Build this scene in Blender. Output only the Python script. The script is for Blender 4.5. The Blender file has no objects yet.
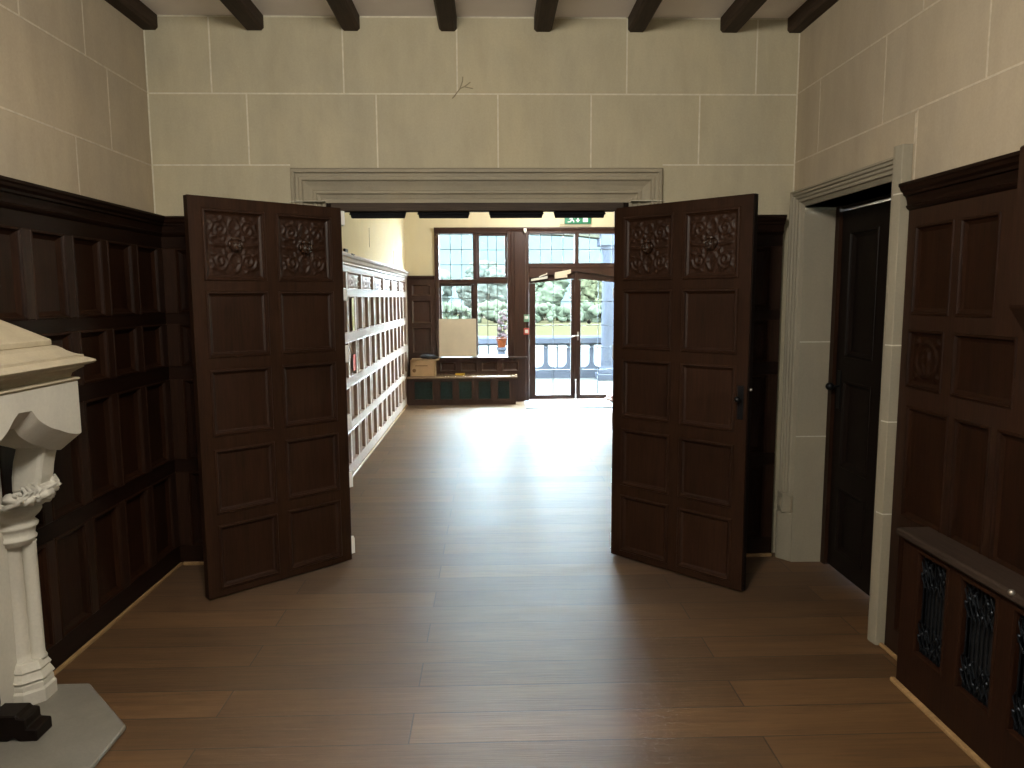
import bpy, bmesh, math, random
from mathutils import Matrix, Vector
random.seed(7)
PI = math.pi
S = bpy.context.scene
COL = S.collection
# ------------------------------------------------------------------ helpers
def props(o, label=None, cat=None, group=None, kind=None):
    if label: o['label'] = label
    if cat: o['category'] = cat
    if group: o['group'] = group
    if kind: o['kind'] = kind
    return o

def empty(name, loc=(0, 0, 0), rz=0.0, label=None, cat=None, group=None, kind=None):
    o = bpy.data.objects.new(name, None)
    COL.objects.link(o)
    o.empty_display_size = 0.05
    o.location = loc
    o.rotation_euler = (0, 0, rz)
    return props(o, label, cat, group, kind)

class MB:
    """collects shapes for ONE mesh"""
    def __init__(s):
        s.bm = bmesh.new()
    def face(s, pts):
        try:
            return s.bm.faces.new([s.bm.verts.new(p) for p in pts])
        except ValueError:
            return None
    def box(s, x0, x1, y0, y1, z0, z1):
        v = [s.bm.verts.new(p) for p in ((x0,y0,z0),(x1,y0,z0),(x1,y1,z0),(x0,y1,z0),(x0,y0,z1),(x1,y0,z1),(x1,y1,z1),(x0,y1,z1))]
        for f in ((0,3,2,1),(4,5,6,7),(0,1,5,4),(1,2,6,5),(2,3,7,6),(3,0,4,7)):
            s.bm.faces.new([v[i] for i in f])
        return s
    def prism(s, prof, axis, t0, t1, t0f=None, t1f=None):
        """closed outline extruded along an axis; t0f/t1f may give an end position per point (mitres)"""
        def P(a, b, t):
            return {'x': (t, a, b), 'y': (a, t, b), 'z': (a, b, t)}[axis]
        n = len(prof)
        A = [s.bm.verts.new(P(a, b, t0f(a, b) if t0f else t0)) for a, b in prof]
        B = [s.bm.verts.new(P(a, b, t1f(a, b) if t1f else t1)) for a, b in prof]
        for i in range(n):
            j = (i + 1) % n
            s.bm.faces.new((A[i], A[j], B[j], B[i]))
        s.bm.faces.new(A[::-1]); s.bm.faces.new(B)
        return s
    def lathe(s, prof, c, n=20, axis='z', rot=0.0, a0=0.0, a1=2*PI, sx=1.0, sy=1.0):
        """prof: (radius, height) pairs"""
        full = abs(a1 - a0 - 2*PI) < 1e-6
        m = n if full else n + 1
        rings = []
        for r, h in prof:
            ring = []
            for k in range(m):
                t = a0 + (a1 - a0) * k / n + rot
                p, q = r*math.cos(t)*sx, r*math.sin(t)*sy
                xyz = {'z': (p, q, h), 'x': (h, p, q), 'y': (p, h, q)}[axis]
                ring.append(s.bm.verts.new((c[0]+xyz[0], c[1]+xyz[1], c[2]+xyz[2])))
            rings.append(ring)
        for a, b in zip(rings, rings[1:]):
            for k in range(n if full else n):
                j = (k + 1) % m
                if not full and k + 1 >= m: continue
                s.bm.faces.new((a[k], a[j], b[j], b[k]))
        if full:
            s.bm.faces.new(rings[0][::-1]); s.bm.faces.new(rings[-1])
        return s
    def tube(s, pts, r, n=8, closed=False):
        pts = [Vector(p) for p in pts]
        rings = []
        for i, p in enumerate(pts):
            a = pts[max(i-1, 0)]; b = pts[min(i+1, len(pts)-1)]
            d = (b - a).normalized()
            up = Vector((0, 0, 1)) if abs(d.z) < 0.9 else Vector((1, 0, 0))
            u = d.cross(up).normalized(); w = d.cross(u)
            rr = r[i] if isinstance(r, (list, tuple)) else r
            rings.append([s.bm.verts.new(p + u*rr*math.cos(2*PI*k/n) + w*rr*math.sin(2*PI*k/n)) for k in range(n)])
        for a, b in zip(rings, rings[1:]):
            for k in range(n):
                s.bm.faces.new((a[k], a[(k+1) % n], b[(k+1) % n], b[k]))
        s.bm.faces.new(rings[0][::-1]); s.bm.faces.new(rings[-1])
        return s
    def blob(s, c, r, sub=2, sc=(1, 1, 1), bump=0.0, seed=0):
        g = bmesh.ops.create_icosphere(s.bm, subdivisions=sub, radius=1.0)
        rnd = random.Random(seed)
        ph = [rnd.uniform(0, 6.28) for _ in range(6)]
        for v in g['verts']:
            p = v.co.copy()
            k = 1 + bump*(math.sin(4*p.x+ph[0])*math.sin(5*p.y+ph[1]) + .6*math.sin(9*p.z+ph[2]+3*p.x) + .4*math.sin(13*p.y+ph[3])*math.sin(12*p.x+ph[4]))
            v.co = Vector((c[0]+p.x*r*sc[0]*k, c[1]+p.y*r*sc[1]*k, c[2]+p.z*r*sc[2]*k))
        return s
    def rings(s, rects, fill=True):
        """rects: list of 4-point lists, lofted one to the next"""
        R = [[s.bm.verts.new(p) for p in q] for q in rects]
        n = len(R[0])
        for a, b in zip(R, R[1:]):
            for k in range(n):
                s.bm.faces.new((a[k], a[(k+1) % n], b[(k+1) % n], b[k]))
        if fill: s.bm.faces.new(R[-1])
        return s
    def grid(s, u0, u1, z0, z1, y, h, n, m):
        V = [[s.bm.verts.new((u0+(u1-u0)*i/n, y - h(i/n, j/m), z0+(z1-z0)*j/m)) for i in range(n+1)] for j in range(m+1)]
        for j in range(m):
            for i in range(n):
                f = s.bm.faces.new((V[j][i], V[j][i+1], V[j+1][i+1], V[j+1][i])); f.smooth = True
        return s
    def build(s, name, mat, parent=None, smooth=False, bevel=0.0, seg=1, recalc=True, loc=None):
        if recalc: bmesh.ops.recalc_face_normals(s.bm, faces=s.bm.faces[:])
        me = bpy.data.meshes.new(name)
        if smooth:
            for f in s.bm.faces: f.smooth = True
        if loc is not None:
            bmesh.ops.translate(s.bm, vec=-Vector(loc), verts=s.bm.verts[:])
        s.bm.to_mesh(me); s.bm.free()
        me.materials.append(mat)
        o = bpy.data.objects.new(name, me)
        COL.objects.link(o)
        if loc is not None: o.location = loc
        if parent: o.parent = parent
        if bevel:
            b = o.modifiers.new('bevel', 'BEVEL'); b.width = bevel; b.segments = seg; b.limit_method = 'ANGLE'; b.angle_limit = 0.6
        return o

# ------------------------------------------------------------------ materials
def srgb(r, g, b):
    f = lambda c: (c/255/12.92) if c/255 <= .04045 else ((c/255+.055)/1.055)**2.4
    return (f(r), f(g), f(b), 1)
def newmat(name):
    m = bpy.data.materials.new(name); m.use_nodes = True
    nt = m.node_tree
    return m, nt, nt.nodes['Principled BSDF']
def N(nt, t, **k):
    n = nt.nodes.new(t)
    for a, v in k.items():
        setattr(n, a, v)
    return n
def setv(node, **k):
    for a, v in k.items():
        node.inputs[a.replace('_', ' ')].default_value = v
def mixc(nt, fac, a, b, blend='MIX'):
    m = N(nt, 'ShaderNodeMix', data_type='RGBA', blend_type=blend)
    for sock, v in ((m.inputs[0], fac), (m.inputs[6], a), (m.inputs[7], b)):
        if hasattr(v, 'links'): nt.links.new(v, sock)
        else: sock.default_value = v
    return m.outputs[2]
def coords(nt, scale=(1, 1, 1), loc=(0, 0, 0)):
    tc = N(nt, 'ShaderNodeTexCoord'); mp = N(nt, 'ShaderNodeMapping')
    mp.inputs['Scale'].default_value = scale; mp.inputs['Location'].default_value = loc
    nt.links.new(tc.outputs['Object'], mp.inputs['Vector'])
    return mp.outputs[0]
def noise(nt, vec, scale, detail=5, rough=.6, dist=0.0):
    n = N(nt, 'ShaderNodeTexNoise'); setv(n, Scale=scale, Detail=detail, Roughness=rough, Distortion=dist)
    nt.links.new(vec, n.inputs['Vector'])
    return n.outputs['Fac']
def ramp(nt, fac, stops):
    r = N(nt, 'ShaderNodeValToRGB')
    e = r.color_ramp.elements
    while len(e) < len(stops): e.new(.5)
    for el, (p, c) in zip(e, stops):
        el.position = p; el.color = c if len(c) == 4 else (*c, 1)
    nt.links.new(fac, r.inputs[0])
    return r.outputs[0]
def bump(nt, h, strength, dist, bsdf):
    b = N(nt, 'ShaderNodeBump'); setv(b, Strength=strength, Distance=dist)
    nt.links.new(h, b.inputs['Height']); nt.links.new(b.outputs[0], bsdf.inputs['Normal'])
def plain(name, c, rough=.6, metal=0.0, var=.12, sc=14, spec=.5, bmp=0.0):
    m, nt, b = newmat(name)
    c = (*c[:3], 1)
    v = coords(nt)
    f = noise(nt, v, sc)
    d = tuple(x*(1-var) for x in c[:3]) + (1,); l = tuple(min(1, x*(1+var)) for x in c[:3]) + (1,)
    nt.links.new(ramp(nt, f, [(.3, d), (.7, l)]), b.inputs['Base Color'])
    setv(b, Roughness=rough, Metallic=metal)
    b.inputs['Specular IOR Level'].default_value = spec
    if bmp: bump(nt, f, bmp, .01, b)
    return m
def wood(name, dark, light, grain='z', rough=.4, rvar=.12, spec=.5, knots=.5, coat=0.0):
    m, nt, b = newmat(name)
    sc = {'z': (26, 26, 1.6), 'x': (1.6, 26, 26), 'y': (26, 1.6, 26)}[grain]
    v = coords(nt, sc)
    f1 = noise(nt, v, 1.0, 7, .65, .6)
    v2 = coords(nt, tuple(s*5 for s in sc))
    f2 = noise(nt, v2, 1.0, 3, .5)
    v3 = coords(nt, (2.2, 2.2, 2.2))
    f3 = noise(nt, v3, 1.0, 2, .5)
    c = ramp(nt, f1, [(.25, dark), (.78, light)])
    c = mixc(nt, .35, c, ramp(nt, f2, [(.3, tuple(x*.45 for x in dark[:3])), (.65, light)]), 'MIX')
    c = mixc(nt, .5, c, ramp(nt, f3, [(.3, (.62, .6, .58)), (.7, (1.15, 1.1, 1.05))]), 'MULTIPLY')
    oi = N(nt, 'ShaderNodeObjectInfo')
    c = mixc(nt, .5, c, ramp(nt, oi.outputs['Random'], [(0, (.72, .7, .7)), (1, (1.2, 1.18, 1.15))]), 'MULTIPLY')
    nt.links.new(c, b.inputs['Base Color'])
    mr = N(nt, 'ShaderNodeMapRange'); setv(mr, To_Min=rough-rvar, To_Max=rough+rvar)
    nt.links.new(f3, mr.inputs[0]); nt.links.new(mr.outputs[0], b.inputs['Roughness'])
    b.inputs['Specular IOR Level'].default_value = spec
    b.inputs['Coat Weight'].default_value = coat; b.inputs['Coat Roughness'].default_value = .18
    bump(nt, f1, .12, .004, b)
    return m
def stone(name, base, var=.1, tint=(1, .97, .9), rough=.85, blotch=.35, spec=.25):
    m, nt, b = newmat(name)
    c0 = (*base[:3], 1)
    f1 = noise(nt, coords(nt, (1.5, 1.5, 1.1)), 1.0, 6, .62, .5)
    f2 = noise(nt, coords(nt, (5, 5, 1.3)), 1.0, 6, .7, .2)
    f3 = noise(nt, coords(nt), 90, 3, .6)
    c = ramp(nt, f1, [(.3, tuple(x*(1-var) for x in c0[:3])), (.7, tuple(x*(1+var)*t for x, t in zip(c0[:3], tint)))])
    c = mixc(nt, blotch, c, ramp(nt, f2, [(.3, (.72, .71, .69)), (.62, (1.1, 1.1, 1.1))]), 'MULTIPLY')
    c = mixc(nt, .3, c, ramp(nt, f3, [(.3, (.85, .85, .85)), (.7, (1.1, 1.1, 1.1))]), 'MULTIPLY')
    nt.links.new(c, b.inputs['Base Color'])
    setv(b, Roughness=rough); b.inputs['Specular IOR Level'].default_value = spec
    bump(nt, f3, .15, .003, b)
    return m
def glass_mat():
    m = bpy.data.materials.new('window_glass'); m.use_nodes = True
    nt = m.node_tree; nt.nodes.clear()
    o = N(nt, 'ShaderNodeOutputMaterial'); mx = N(nt, 'ShaderNodeMixShader')
    t = N(nt, 'ShaderNodeBsdfTransparent'); g = N(nt, 'ShaderNodeBsdfGlossy')
    t.inputs[0].default_value = (.93, .97, .96, 1); setv(g, Roughness=.06)
    mx.inputs[0].default_value = .06
    # old glass: uneven surface
    b = N(nt, 'ShaderNodeBump'); setv(b, Strength=.2, Distance=.01)
    nt.links.new(noise(nt, coords(nt), 9, 2), b.inputs['Height']); nt.links.new(b.outputs[0], g.inputs['Normal'])
    nt.links.new(t.outputs[0], mx.inputs[1]); nt.links.new(g.outputs[0], mx.inputs[2]); nt.links.new(mx.outputs[0], o.inputs[0])
    return m

W_DARK = wood('dark_oak_panel', (.008, .0030, .0013), (.028, .0105, .0045), 'z', .5, spec=.11)
W_RAIL = wood('lit_oak_frame', (.0105, .0044, .0023), (.037, .016, .0085), 'z', .46, spec=.18)  # stiles and frames: lighter tone carries the light they catch
W_RAILH = wood('shaded_oak_rail', (.0052, .0021, .0011), (.018, .0072, .0036), 'x', .52, spec=.10)  # rails and caps: same oak, their shade painted into the tone
W_DOOR = wood('oak_door_panel', (.0145, .0060, .0031), (.041, .0172, .0085), 'z', .46, spec=.22)
W_DOORF = wood('oak_door_frame', (.0145, .0062, .0032), (.039, .017, .0084), 'z', .48, spec=.16)
W_BLACK = wood('blackened_oak', (.0045, .0027, .002), (.012, .0072, .0052), 'z', .5, spec=.12)
W_BEAM = wood('beam_oak', (.022, .014, .009), (.07, .046, .031), 'y', .65, spec=.2)
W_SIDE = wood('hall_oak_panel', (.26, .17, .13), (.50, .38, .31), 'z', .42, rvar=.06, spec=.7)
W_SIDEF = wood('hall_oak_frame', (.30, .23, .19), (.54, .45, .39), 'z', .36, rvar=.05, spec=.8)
W_FAR = wood('window_oak', (.024, .0092, .0056), (.062, .026, .0165), 'z', .45, spec=.4)
W_STRIP = wood('pale_pine_strip', (.28, .17, .075), (.42, .27, .13), 'y', .5, spec=.3)
W_CAB = wood('radiator_case_oak', (.011, .0042, .002), (.034, .0125, .0055), 'z', .5, spec=.12)
STONE = stone('ashlar_stone', (.42, .385, .29))
STONE_W = stone('side_wall_stone', (.42, .36, .275))
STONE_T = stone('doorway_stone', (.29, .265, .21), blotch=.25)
STONE_F = stone('carved_limestone', (.55, .53, .475), blotch=.3, tint=(1, .98, .93))
SLATE = stone('hearth_slate', (.19, .178, .152), var=.14, tint=(1, 1, .97), rough=.6, blotch=.4)
MORTAR = plain('pale_mortar', (.56, .53, .43), .9, var=.15, sc=30)
MORTAR_S = plain('dull_mortar', (.51, .445, .345), .9, var=.15, sc=30)
CREAM = stone('cream_plaster', (.70, .635, .47), var=.04, blotch=.14)
CEIL = plain('ceiling_plaster', (.86, .81, .79), .9, var=.05, sc=3)
GLASS = glass_mat()
LEAD = plain('lead_came', (.10, .11, .12), .5, .6)
IRON = plain('dark_iron', (.012, .013, .015), .45, .7, var=.3)
GRILLE = plain('dark_grille_iron', (.022, .027, .034), .42, .8, var=.3)
VOID = plain('cabinet_black_backing', (.004, .004, .005), .9)
STEEL = plain('pale_hinge_steel', (.92, .92, .89), .4, 0, var=.04)
BLACKM = plain('black_track_paint', (.004, .004, .006), .7, spec=.1)
BRASS = plain('worn_metal', (.45, .42, .38), .35, .9)
TEAL = plain('dark_green_cloth', (.006, .026, .026), .7, var=.5, sc=40)
CARD = plain('corrugated_card', (.46, .31, .18), .8, var=.1, sc=8)
BOARD = plain('pale_hardboard', (.72, .645, .52), .75, var=.06, sc=5)
PLASTIC_W = plain('white_plastic', (.75, .74, .68), .4, var=.03)

def floor_mat():
    m, nt, b = newmat('oak_floor_boards')
    v = coords(nt)
    br = N(nt, 'ShaderNodeTexBrick')
    br.offset = .37; br.offset_frequency = 2; br.squash = 1.0
    setv(br, Scale=1.0, Mortar_Size=.0030, Mortar_Smooth=.1, Bias=0.0, Brick_Width=2.05, Row_Height=.197)
    br.inputs['Color1'].default_value = (0, 0, 0, 1); br.inputs['Color2'].default_value = (1, 1, 1, 1); br.inputs['Mortar'].default_value = (.5, .5, .5, 1)
    mp = N(nt, 'ShaderNodeMapping'); mp.inputs['Location'].default_value = (.31, .071, 0)
    tc = N(nt, 'ShaderNodeTexCoord'); nt.links.new(tc.outputs['Object'], mp.inputs[0]); nt.links.new(mp.outputs[0], br.inputs['Vector'])
    # per-board shift of the grain
    vm = N(nt, 'ShaderNodeVectorMath', operation='MULTIPLY_ADD')
    nt.links.new(br.outputs['Color'], vm.inputs[0]); vm.inputs[1].default_value = (7, 3, 5); nt.links.new(v, vm.inputs[2])
    g = N(nt, 'ShaderNodeMapping'); g.inputs['Scale'].default_value = (1.3, 17, 1); nt.links.new(vm.outputs[0], g.inputs[0])
    f1 = noise(nt, g.outputs[0], 1.0, 8, .65, .9)
    g2 = N(nt, 'ShaderNodeMapping'); g2.inputs['Scale'].default_value = (5, 110, 1); nt.links.new(vm.outputs[0], g2.inputs[0])
    f2 = noise(nt, g2.outputs[0], 1.0, 4, .6)
    f3 = noise(nt, coords(nt, (1.1, 1.6, 1)), 1.0, 4, .6)
    c = ramp(nt, f1, [(.28, (.066, .032, .011)), (.55, (.112, .058, .0215)), (.8, (.150, .081, .032))])
    c = mixc(nt, .3, c, ramp(nt, f2, [(.3, (.04, .019, .007)), (.6, (.15, .082, .034))]))
    c = mixc(nt, .55, c, ramp(nt, br.outputs['Color'], [(0, (.55, .53, .50)), (1, (1.34, 1.30, 1.24))]), 'MULTIPLY')
    c = mixc(nt, .5, c, ramp(nt, f3, [(.3, (.75, .75, .74)), (.7, (1.12, 1.12, 1.12))]), 'MULTIPLY')
    kn = N(nt, 'ShaderNodeTexVoronoi'); kn.inputs['Scale'].default_value = 1.0
    g4 = N(nt, 'ShaderNodeMapping'); g4.inputs['Scale'].default_value = (1.15, 1.9, 1); nt.links.new(vm.outputs[0], g4.inputs[0]); nt.links.new(g4.outputs[0], kn.inputs['Vector'])
    c = mixc(nt, ramp(nt, kn.outputs['Distance'], [(.022, (.8, .8, .8)), (.05, (0, 0, 0))]), c, (.035, .02, .01, 1))
    c = mixc(nt, br.outputs['Fac'], c, (.03, .018, .009, 1))
    nt.links.new(c, b.inputs['Base Color'])
    rr = N(nt, 'ShaderNodeMapRange'); setv(rr, To_Min=.47, To_Max=.68)
    f5 = noise(nt, coords(nt, (3.5, 7, 1)), 1.0, 9, .72)
    nt.links.new(mixc(nt, .6, f3, f5), rr.inputs[0]); nt.links.new(rr.outputs[0], b.inputs['Roughness'])
    b.inputs['Specular IOR Level'].default_value = 1.0
    b.inputs['Anisotropic'].default_value = .80     # brushed along the boards: highlights stretch across them
    tg = N(nt, 'ShaderNodeCombineXYZ'); tg.inputs[1].default_value = 1.0; nt.links.new(tg.outputs[0], b.inputs['Tangent'])
    hm = N(nt, 'ShaderNodeMath', operation='MULTIPLY_ADD'); nt.links.new(br.outputs['Fac'], hm.inputs[0]); hm.inputs[1].default_value = -2.2
    nt.links.new(f2, hm.inputs[2])
    bump(nt, hm.outputs[0], .30, .004, b)
    return m
FLOOR = floor_mat()

# ------------------------------------------------------------------ camera (vanishing-point fit)
h, f = 1.60, 735.0
Yc = Vector(((490.5-512)/f, 87/f, -1)).normalized()
Xc = Vector((1, .0053, 0)); Xc = (Xc - Yc*Xc.dot(Yc)).normalized()
Zc = Xc.cross(Yc)
cam = bpy.data.cameras.new('camera'); co = bpy.data.objects.new('camera', cam); COL.objects.link(co)
co.matrix_world = Matrix.Translation((0, 0, h)) @ Matrix((Xc, Yc, Zc)).to_4x4()
cam.sensor_width = 36; cam.lens = 36*f/1024; cam.clip_start = .05; cam.clip_end = 500
S.camera = co

# ------------------------------------------------------------------ room shell
XL, XR, YB, YR, ZC = -1.94, 1.80, 4.40, -3.0, 3.183
def struct(o, label=None, cat=None): return props(o, label, cat, None, 'structure')
struct(MB().box(-2.3, 4.6, -3.3, 11.62, -.12, 0).build('floor', FLOOR), 'oak board floor running through both rooms', 'floor')
struct(MB().box(-2.3, 2.6, -3.3, 4.70, ZC, ZC+.12).build('ceiling', CEIL), 'grey plaster ceiling between dark beams in the front room', 'ceiling')
wl = struct(MB().box(XL-.3, XL, -3.3, 4.70, 0, ZC).build('wall_left', STONE_W), 'large-block stone wall above the left panelling', 'wall')
m = MB(); m.box(XL, -.95, YB, 4.70, 0, ZC); m.box(.82, 2.6, YB, 4.70, 0, ZC); m.box(-.95, .82, YB, 4.46, 2.15, ZC); m.box(-.95, .82, 4.46, 4.70, 2.34, ZC)
wb = struct(m.build('wall_back', STONE), 'large-block stone wall over the open double doors', 'wall')
m = MB(); m.box(XR, XR+.8, -3.3, 3.21, 0, ZC); m.box(XR, XR+.5, 4.245, YB, 0, ZC); m.box(XR, XR+.5, 3.21, 4.245, 2.10, ZC)
wr = struct(m.build('wall_right', STONE_W), 'large-block stone wall above the right panelling', 'wall')
# rear wall with an assumed tall window behind the camera, unseen, built for light
m = MB(); m.box(XL, -1.45, -3.3, YR, 0, ZC); m.box(1.35, XR, -3.3, YR, 0, ZC); m.box(-1.45, 1.35, -3.3, YR, 0, .95); m.box(-1.45, 1.35, -3.3, YR, 2.85, ZC)
struct(m.build('wall_rear', STONE_W), 'stone wall behind the viewer', 'wall')
rw = struct(empty('assumed_window_rear', (0, -3.15, .95)), 'assumed wide leaded window behind the viewer, not seen', 'window')
m = MB()
for x in (-1.45, -.78, -.08, .62, 1.29): m.box(x, x+.06, -.05, .05, 0, 1.9)
m.box(-1.45, 1.35, -.05, .05, 0, .06); m.box(-1.45, 1.35, -.05, .05, 1.84, 1.9); m.box(-1.45, 1.35, -.05, .05, 1.2, 1.26)
m.build('window_frame', W_FAR, rw)
MB().box(-1.4, 1.3, -.004, .004, .05, 1.85).build('pane', GLASS, rw)

# mortar joints: thin, slightly proud pale pointing between the blocks
def joints(parent, mat, segs, n):
    """segs in the wall's own (u, z): ((u0,z0),(u1,z1)); n(u,z,out)->xyz"""
    m = MB(); w = .0042
    for (u0, z0), (u1, z1) in segs:
        if abs(u1-u0) > abs(z1-z0): q = [(u0, z0-w), (u1, z1-w), (u1, z1+w), (u0, z0+w)]
        else: q = [(u0-w, z0), (u0+w, z0), (u1+w, z1), (u1-w, z1)]
        m.rings([[n(u, z, -.003) for u, z in q], [n(u, z, .0012) for u, z in q]])
    return m.build('mortar_joint', mat, parent)
segs = [((XL, 2.76), (XR, 2.76)), ((XL, 2.363), (-1.15, 2.363)), ((1.015, 2.363), (XR, 2.363))]
for x in (-1.576, -.828, -.18, .797, 1.551): segs.append(((x, 2.76), (x, ZC)))
for x, lo in ((-1.382, 2.363), (-.646, 2.345), (.052, 2.345), (.592, 2.345), (1.225, 2.363)): segs.append(((x, lo), (x, 2.76)))
segs += [((XL+.004, 2.05), (XL+.004, ZC)), ((XR-.004, 2.2), (XR-.004, ZC)), ((XL, ZC-.004), (XR, ZC-.004))]
joints(wb, MORTAR, segs, lambda u, z, o: (u, YB-o, z))
segs = [((-3, 2.765), (YB, 2.765)), ((-3, 2.36), (YB, 2.36))]
for y in (3.257, 3.76, 2.4, 1.5): segs.append(((y, 2.765), (y, ZC)))
for y in (3.957, 2.95, 2.1): segs.append(((y, 2.36), (y, 2.765)))
for y in (3.62, 2.75, 1.9): segs.append(((y, 2.0), (y, 2.36)))
joints(wl, MORTAR_S, segs, lambda u, z, o: (XL+o, u, z))
segs = [((-3, 2.765), (YB, 2.765)), ((-3, 2.375), (YB, 2.375))]
for y in (3.15, 2.3, 1.4): segs.append(((y, 2.765), (y, ZC)))
for y in (4.10, 3.43, 2.72, 2.0): segs.append(((y, 2.375), (y, 2.765)))
for y in (3.147, 2.43, 1.7): segs.append(((y, 2.0), (y, 2.375)))
segs.append(((3.16, 2.236), (3.16, 2.36)))
joints(wr, MORTAR_S, segs, lambda u, z, o: (XR-o, u, z))

m = MB(); Yk = YB-.0012
for pl in ([(-.20, 2.745), (-.165, 2.79), (-.14, 2.80), (-.09, 2.79)], [(-.165, 2.79), (-.15, 2.83), (-.148, 2.855)], [(-.14, 2.80), (-.105, 2.825)], [(-.19, 2.755), (-.21, 2.735)]):
    m.tube([(x, Yk, z) for x, z in pl], .003, 4)
m.build('crack', plain('wall_crack', (.25, .215, .14), .9), wb)
# ceiling beams
bl = ['dark oak ceiling beam running along the top of the left stone wall', 'second dark ceiling beam from the left wall',
      'third dark ceiling beam from the left wall', 'fourth dark ceiling beam from the left, left of the middle of the room',
      'fourth dark ceiling beam from the right, just right of the middle of the room', 'third dark ceiling beam from the right wall',
      'second dark ceiling beam from the right wall', 'dark oak ceiling beam running along the top of the right stone wall']
for i, (x0, x1) in enumerate(((-1.94, -1.858), (-1.373, -1.267), (-.829, -.727), (-.28, -.178), (.261, .364), (.80, .90), (1.333, 1.443), (1.723, 1.80))):
    c = .014
    l0 = 0 if i == 0 else c; l1 = 0 if i == 7 else c
    pr = [(x0, ZC), (x0, 3.102+l0), (x0+l0, 3.102), (x1-l1, 3.102), (x1, 3.102+l1), (x1, ZC)]
    out = []
    for p in pr:
        if p not in out: out.append(p)
    o = MB().prism(out, 'y', YR, YB-.002).build('ceiling_beam', W_BEAM)
    props(o, bl[i], 'beam', 'dark ceiling beams', 'thing')

# ------------------------------------------------------------------ panelling
PROF = [(0, 0), (.003, -.004), (.010, -.005), (.014, .001), (.016, .008), (.034, .021)]
PROF_THIN = [(0, 0), (.003, -.005), (.010, -.006), (.014, -.001), (.016, .004), (.030, .010)]
PROF_DEEP = [(0, 0), (.004, -.003), (.009, -.002), (.011, .012), (.013, .028)]
def rect(u0, u1, z0, z1, i, y): return [(u0+i, y, z0+i), (u1-i, y, z0+i), (u1-i, y, z1-i), (u0+i, y, z1-i)]
def panel(parent, u0, u1, z0, z1, mat, prof=PROF, name='panel', carve=None, n=40, y0=0.0, label=None):
    m = MB()
    i, y = prof[-1]
    m.rings([rect(u0, u1, z0, z1, a, y0+b) for a, b in prof], fill=carve is None)
    if carve:
        hh = (z1-z0-2*i)/(u1-u0-2*i)
        m.grid(u0+i, u1-i, z0+i, z1-i, y0+y, carve, n, max(8, int(n*hh)))
    o = m.build(name, mat, parent, recalc=False)
    if label: o['label'] = label
    return o
def frame(parent, U, Z, cells, mat, T=.03, name='frame', y0=0.0, bev=0.0):
    """boards filling U x Z except at the cells (the panels sit there)"""
    us = sorted({*U, *[c[0] for c in cells], *[c[1] for c in cells]}); zs = sorted({*Z, *[c[2] for c in cells], *[c[3] for c in cells]})
    m = MB()
    inside = lambda u, z: any(c[0] < u < c[1] and c[2] < z < c[3] for c in cells)
    solid = [[not inside((a+b)/2, (c+d)/2) for a, b in zip(us, us[1:])] for c, d in zip(zs, zs[1:])]
    for j, row in enumerate(solid):
        i = 0
        while i < len(row):
            if row[i]:
                k = i
                while k+1 < len(row) and row[k+1]: k += 1
                m.box(us[i], us[k+1], y0, y0+T, zs[j], zs[j+1]); i = k+1
            else: i += 1
    return m.build(name, mat, parent)
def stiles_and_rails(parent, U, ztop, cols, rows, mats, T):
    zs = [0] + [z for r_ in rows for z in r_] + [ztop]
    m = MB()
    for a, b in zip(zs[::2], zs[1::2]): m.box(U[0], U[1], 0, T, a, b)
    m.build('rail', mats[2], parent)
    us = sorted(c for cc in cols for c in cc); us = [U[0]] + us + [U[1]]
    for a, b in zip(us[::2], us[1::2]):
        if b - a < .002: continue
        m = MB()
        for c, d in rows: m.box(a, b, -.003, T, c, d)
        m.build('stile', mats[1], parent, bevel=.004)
def cornice(parent, U0, U1, zt, mat, name='cap_moulding', s=1.0, mitre0=0, mitre1=0):
    """stepped cap: profile in (y,z), y negative = towards the room"""
    p = [(.04, 0), (-.052, 0), (-.052, -.012), (-.046, -.018), (-.042, -.03), (-.030, -.04), (-.028, -.05), (-.018, -.054), (-.012, -.075), (-.010, -.088), (-.016, -.094), (-.010, -.104), (0, -.112), (.04, -.112)]
    prof = [(a*s if a < 0 else a, zt+b) for a, b in p]
    return MB().prism(prof, 'x', U0, U1, lambda a, b: U0 - mitre0*min(a, 0), lambda a, b: U1 + mitre1*min(a, 0)).build(name, mat, parent)

# carved relief patterns (height in metres at s,t in 0..1)
def dist_field(polys, r, amp):
    pts = []
    for pl in polys:
        for (a, b), (c, d) in zip(pl, pl[1:]):
            n = max(2, int(math.hypot(c-a, d-b)/.02))
            pts += [(a+(c-a)*k/n, b+(d-b)*k/n) for k in range(n)]
    buckets = {}
    for p in pts: buckets.setdefault((int(p[0]*12), int(p[1]*12)), []).append(p)
    def hf(s, t):
        best = 9
        i, j = int(s*12), int(t*12)
        for di in (-1, 0, 1):
            for dj in (-1, 0, 1):
                for p in buckets.get((i+di, j+dj), ()):
                    q = (p[0]-s)**2+(p[1]-t)**2
                    if q < best: best = q
        return amp*math.exp(-best/(r*r))
    return hf
def spiral(cx, cy, r0, r1, a0, turns, n=26):
    return [(cx+(r0+(r1-r0)*k/n)*math.cos(a0+turns*2*PI*k/n), cy+(r0+(r1-r0)*k/n)*math.sin(a0+turns*2*PI*k/n)) for k in range(n+1)]
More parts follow.
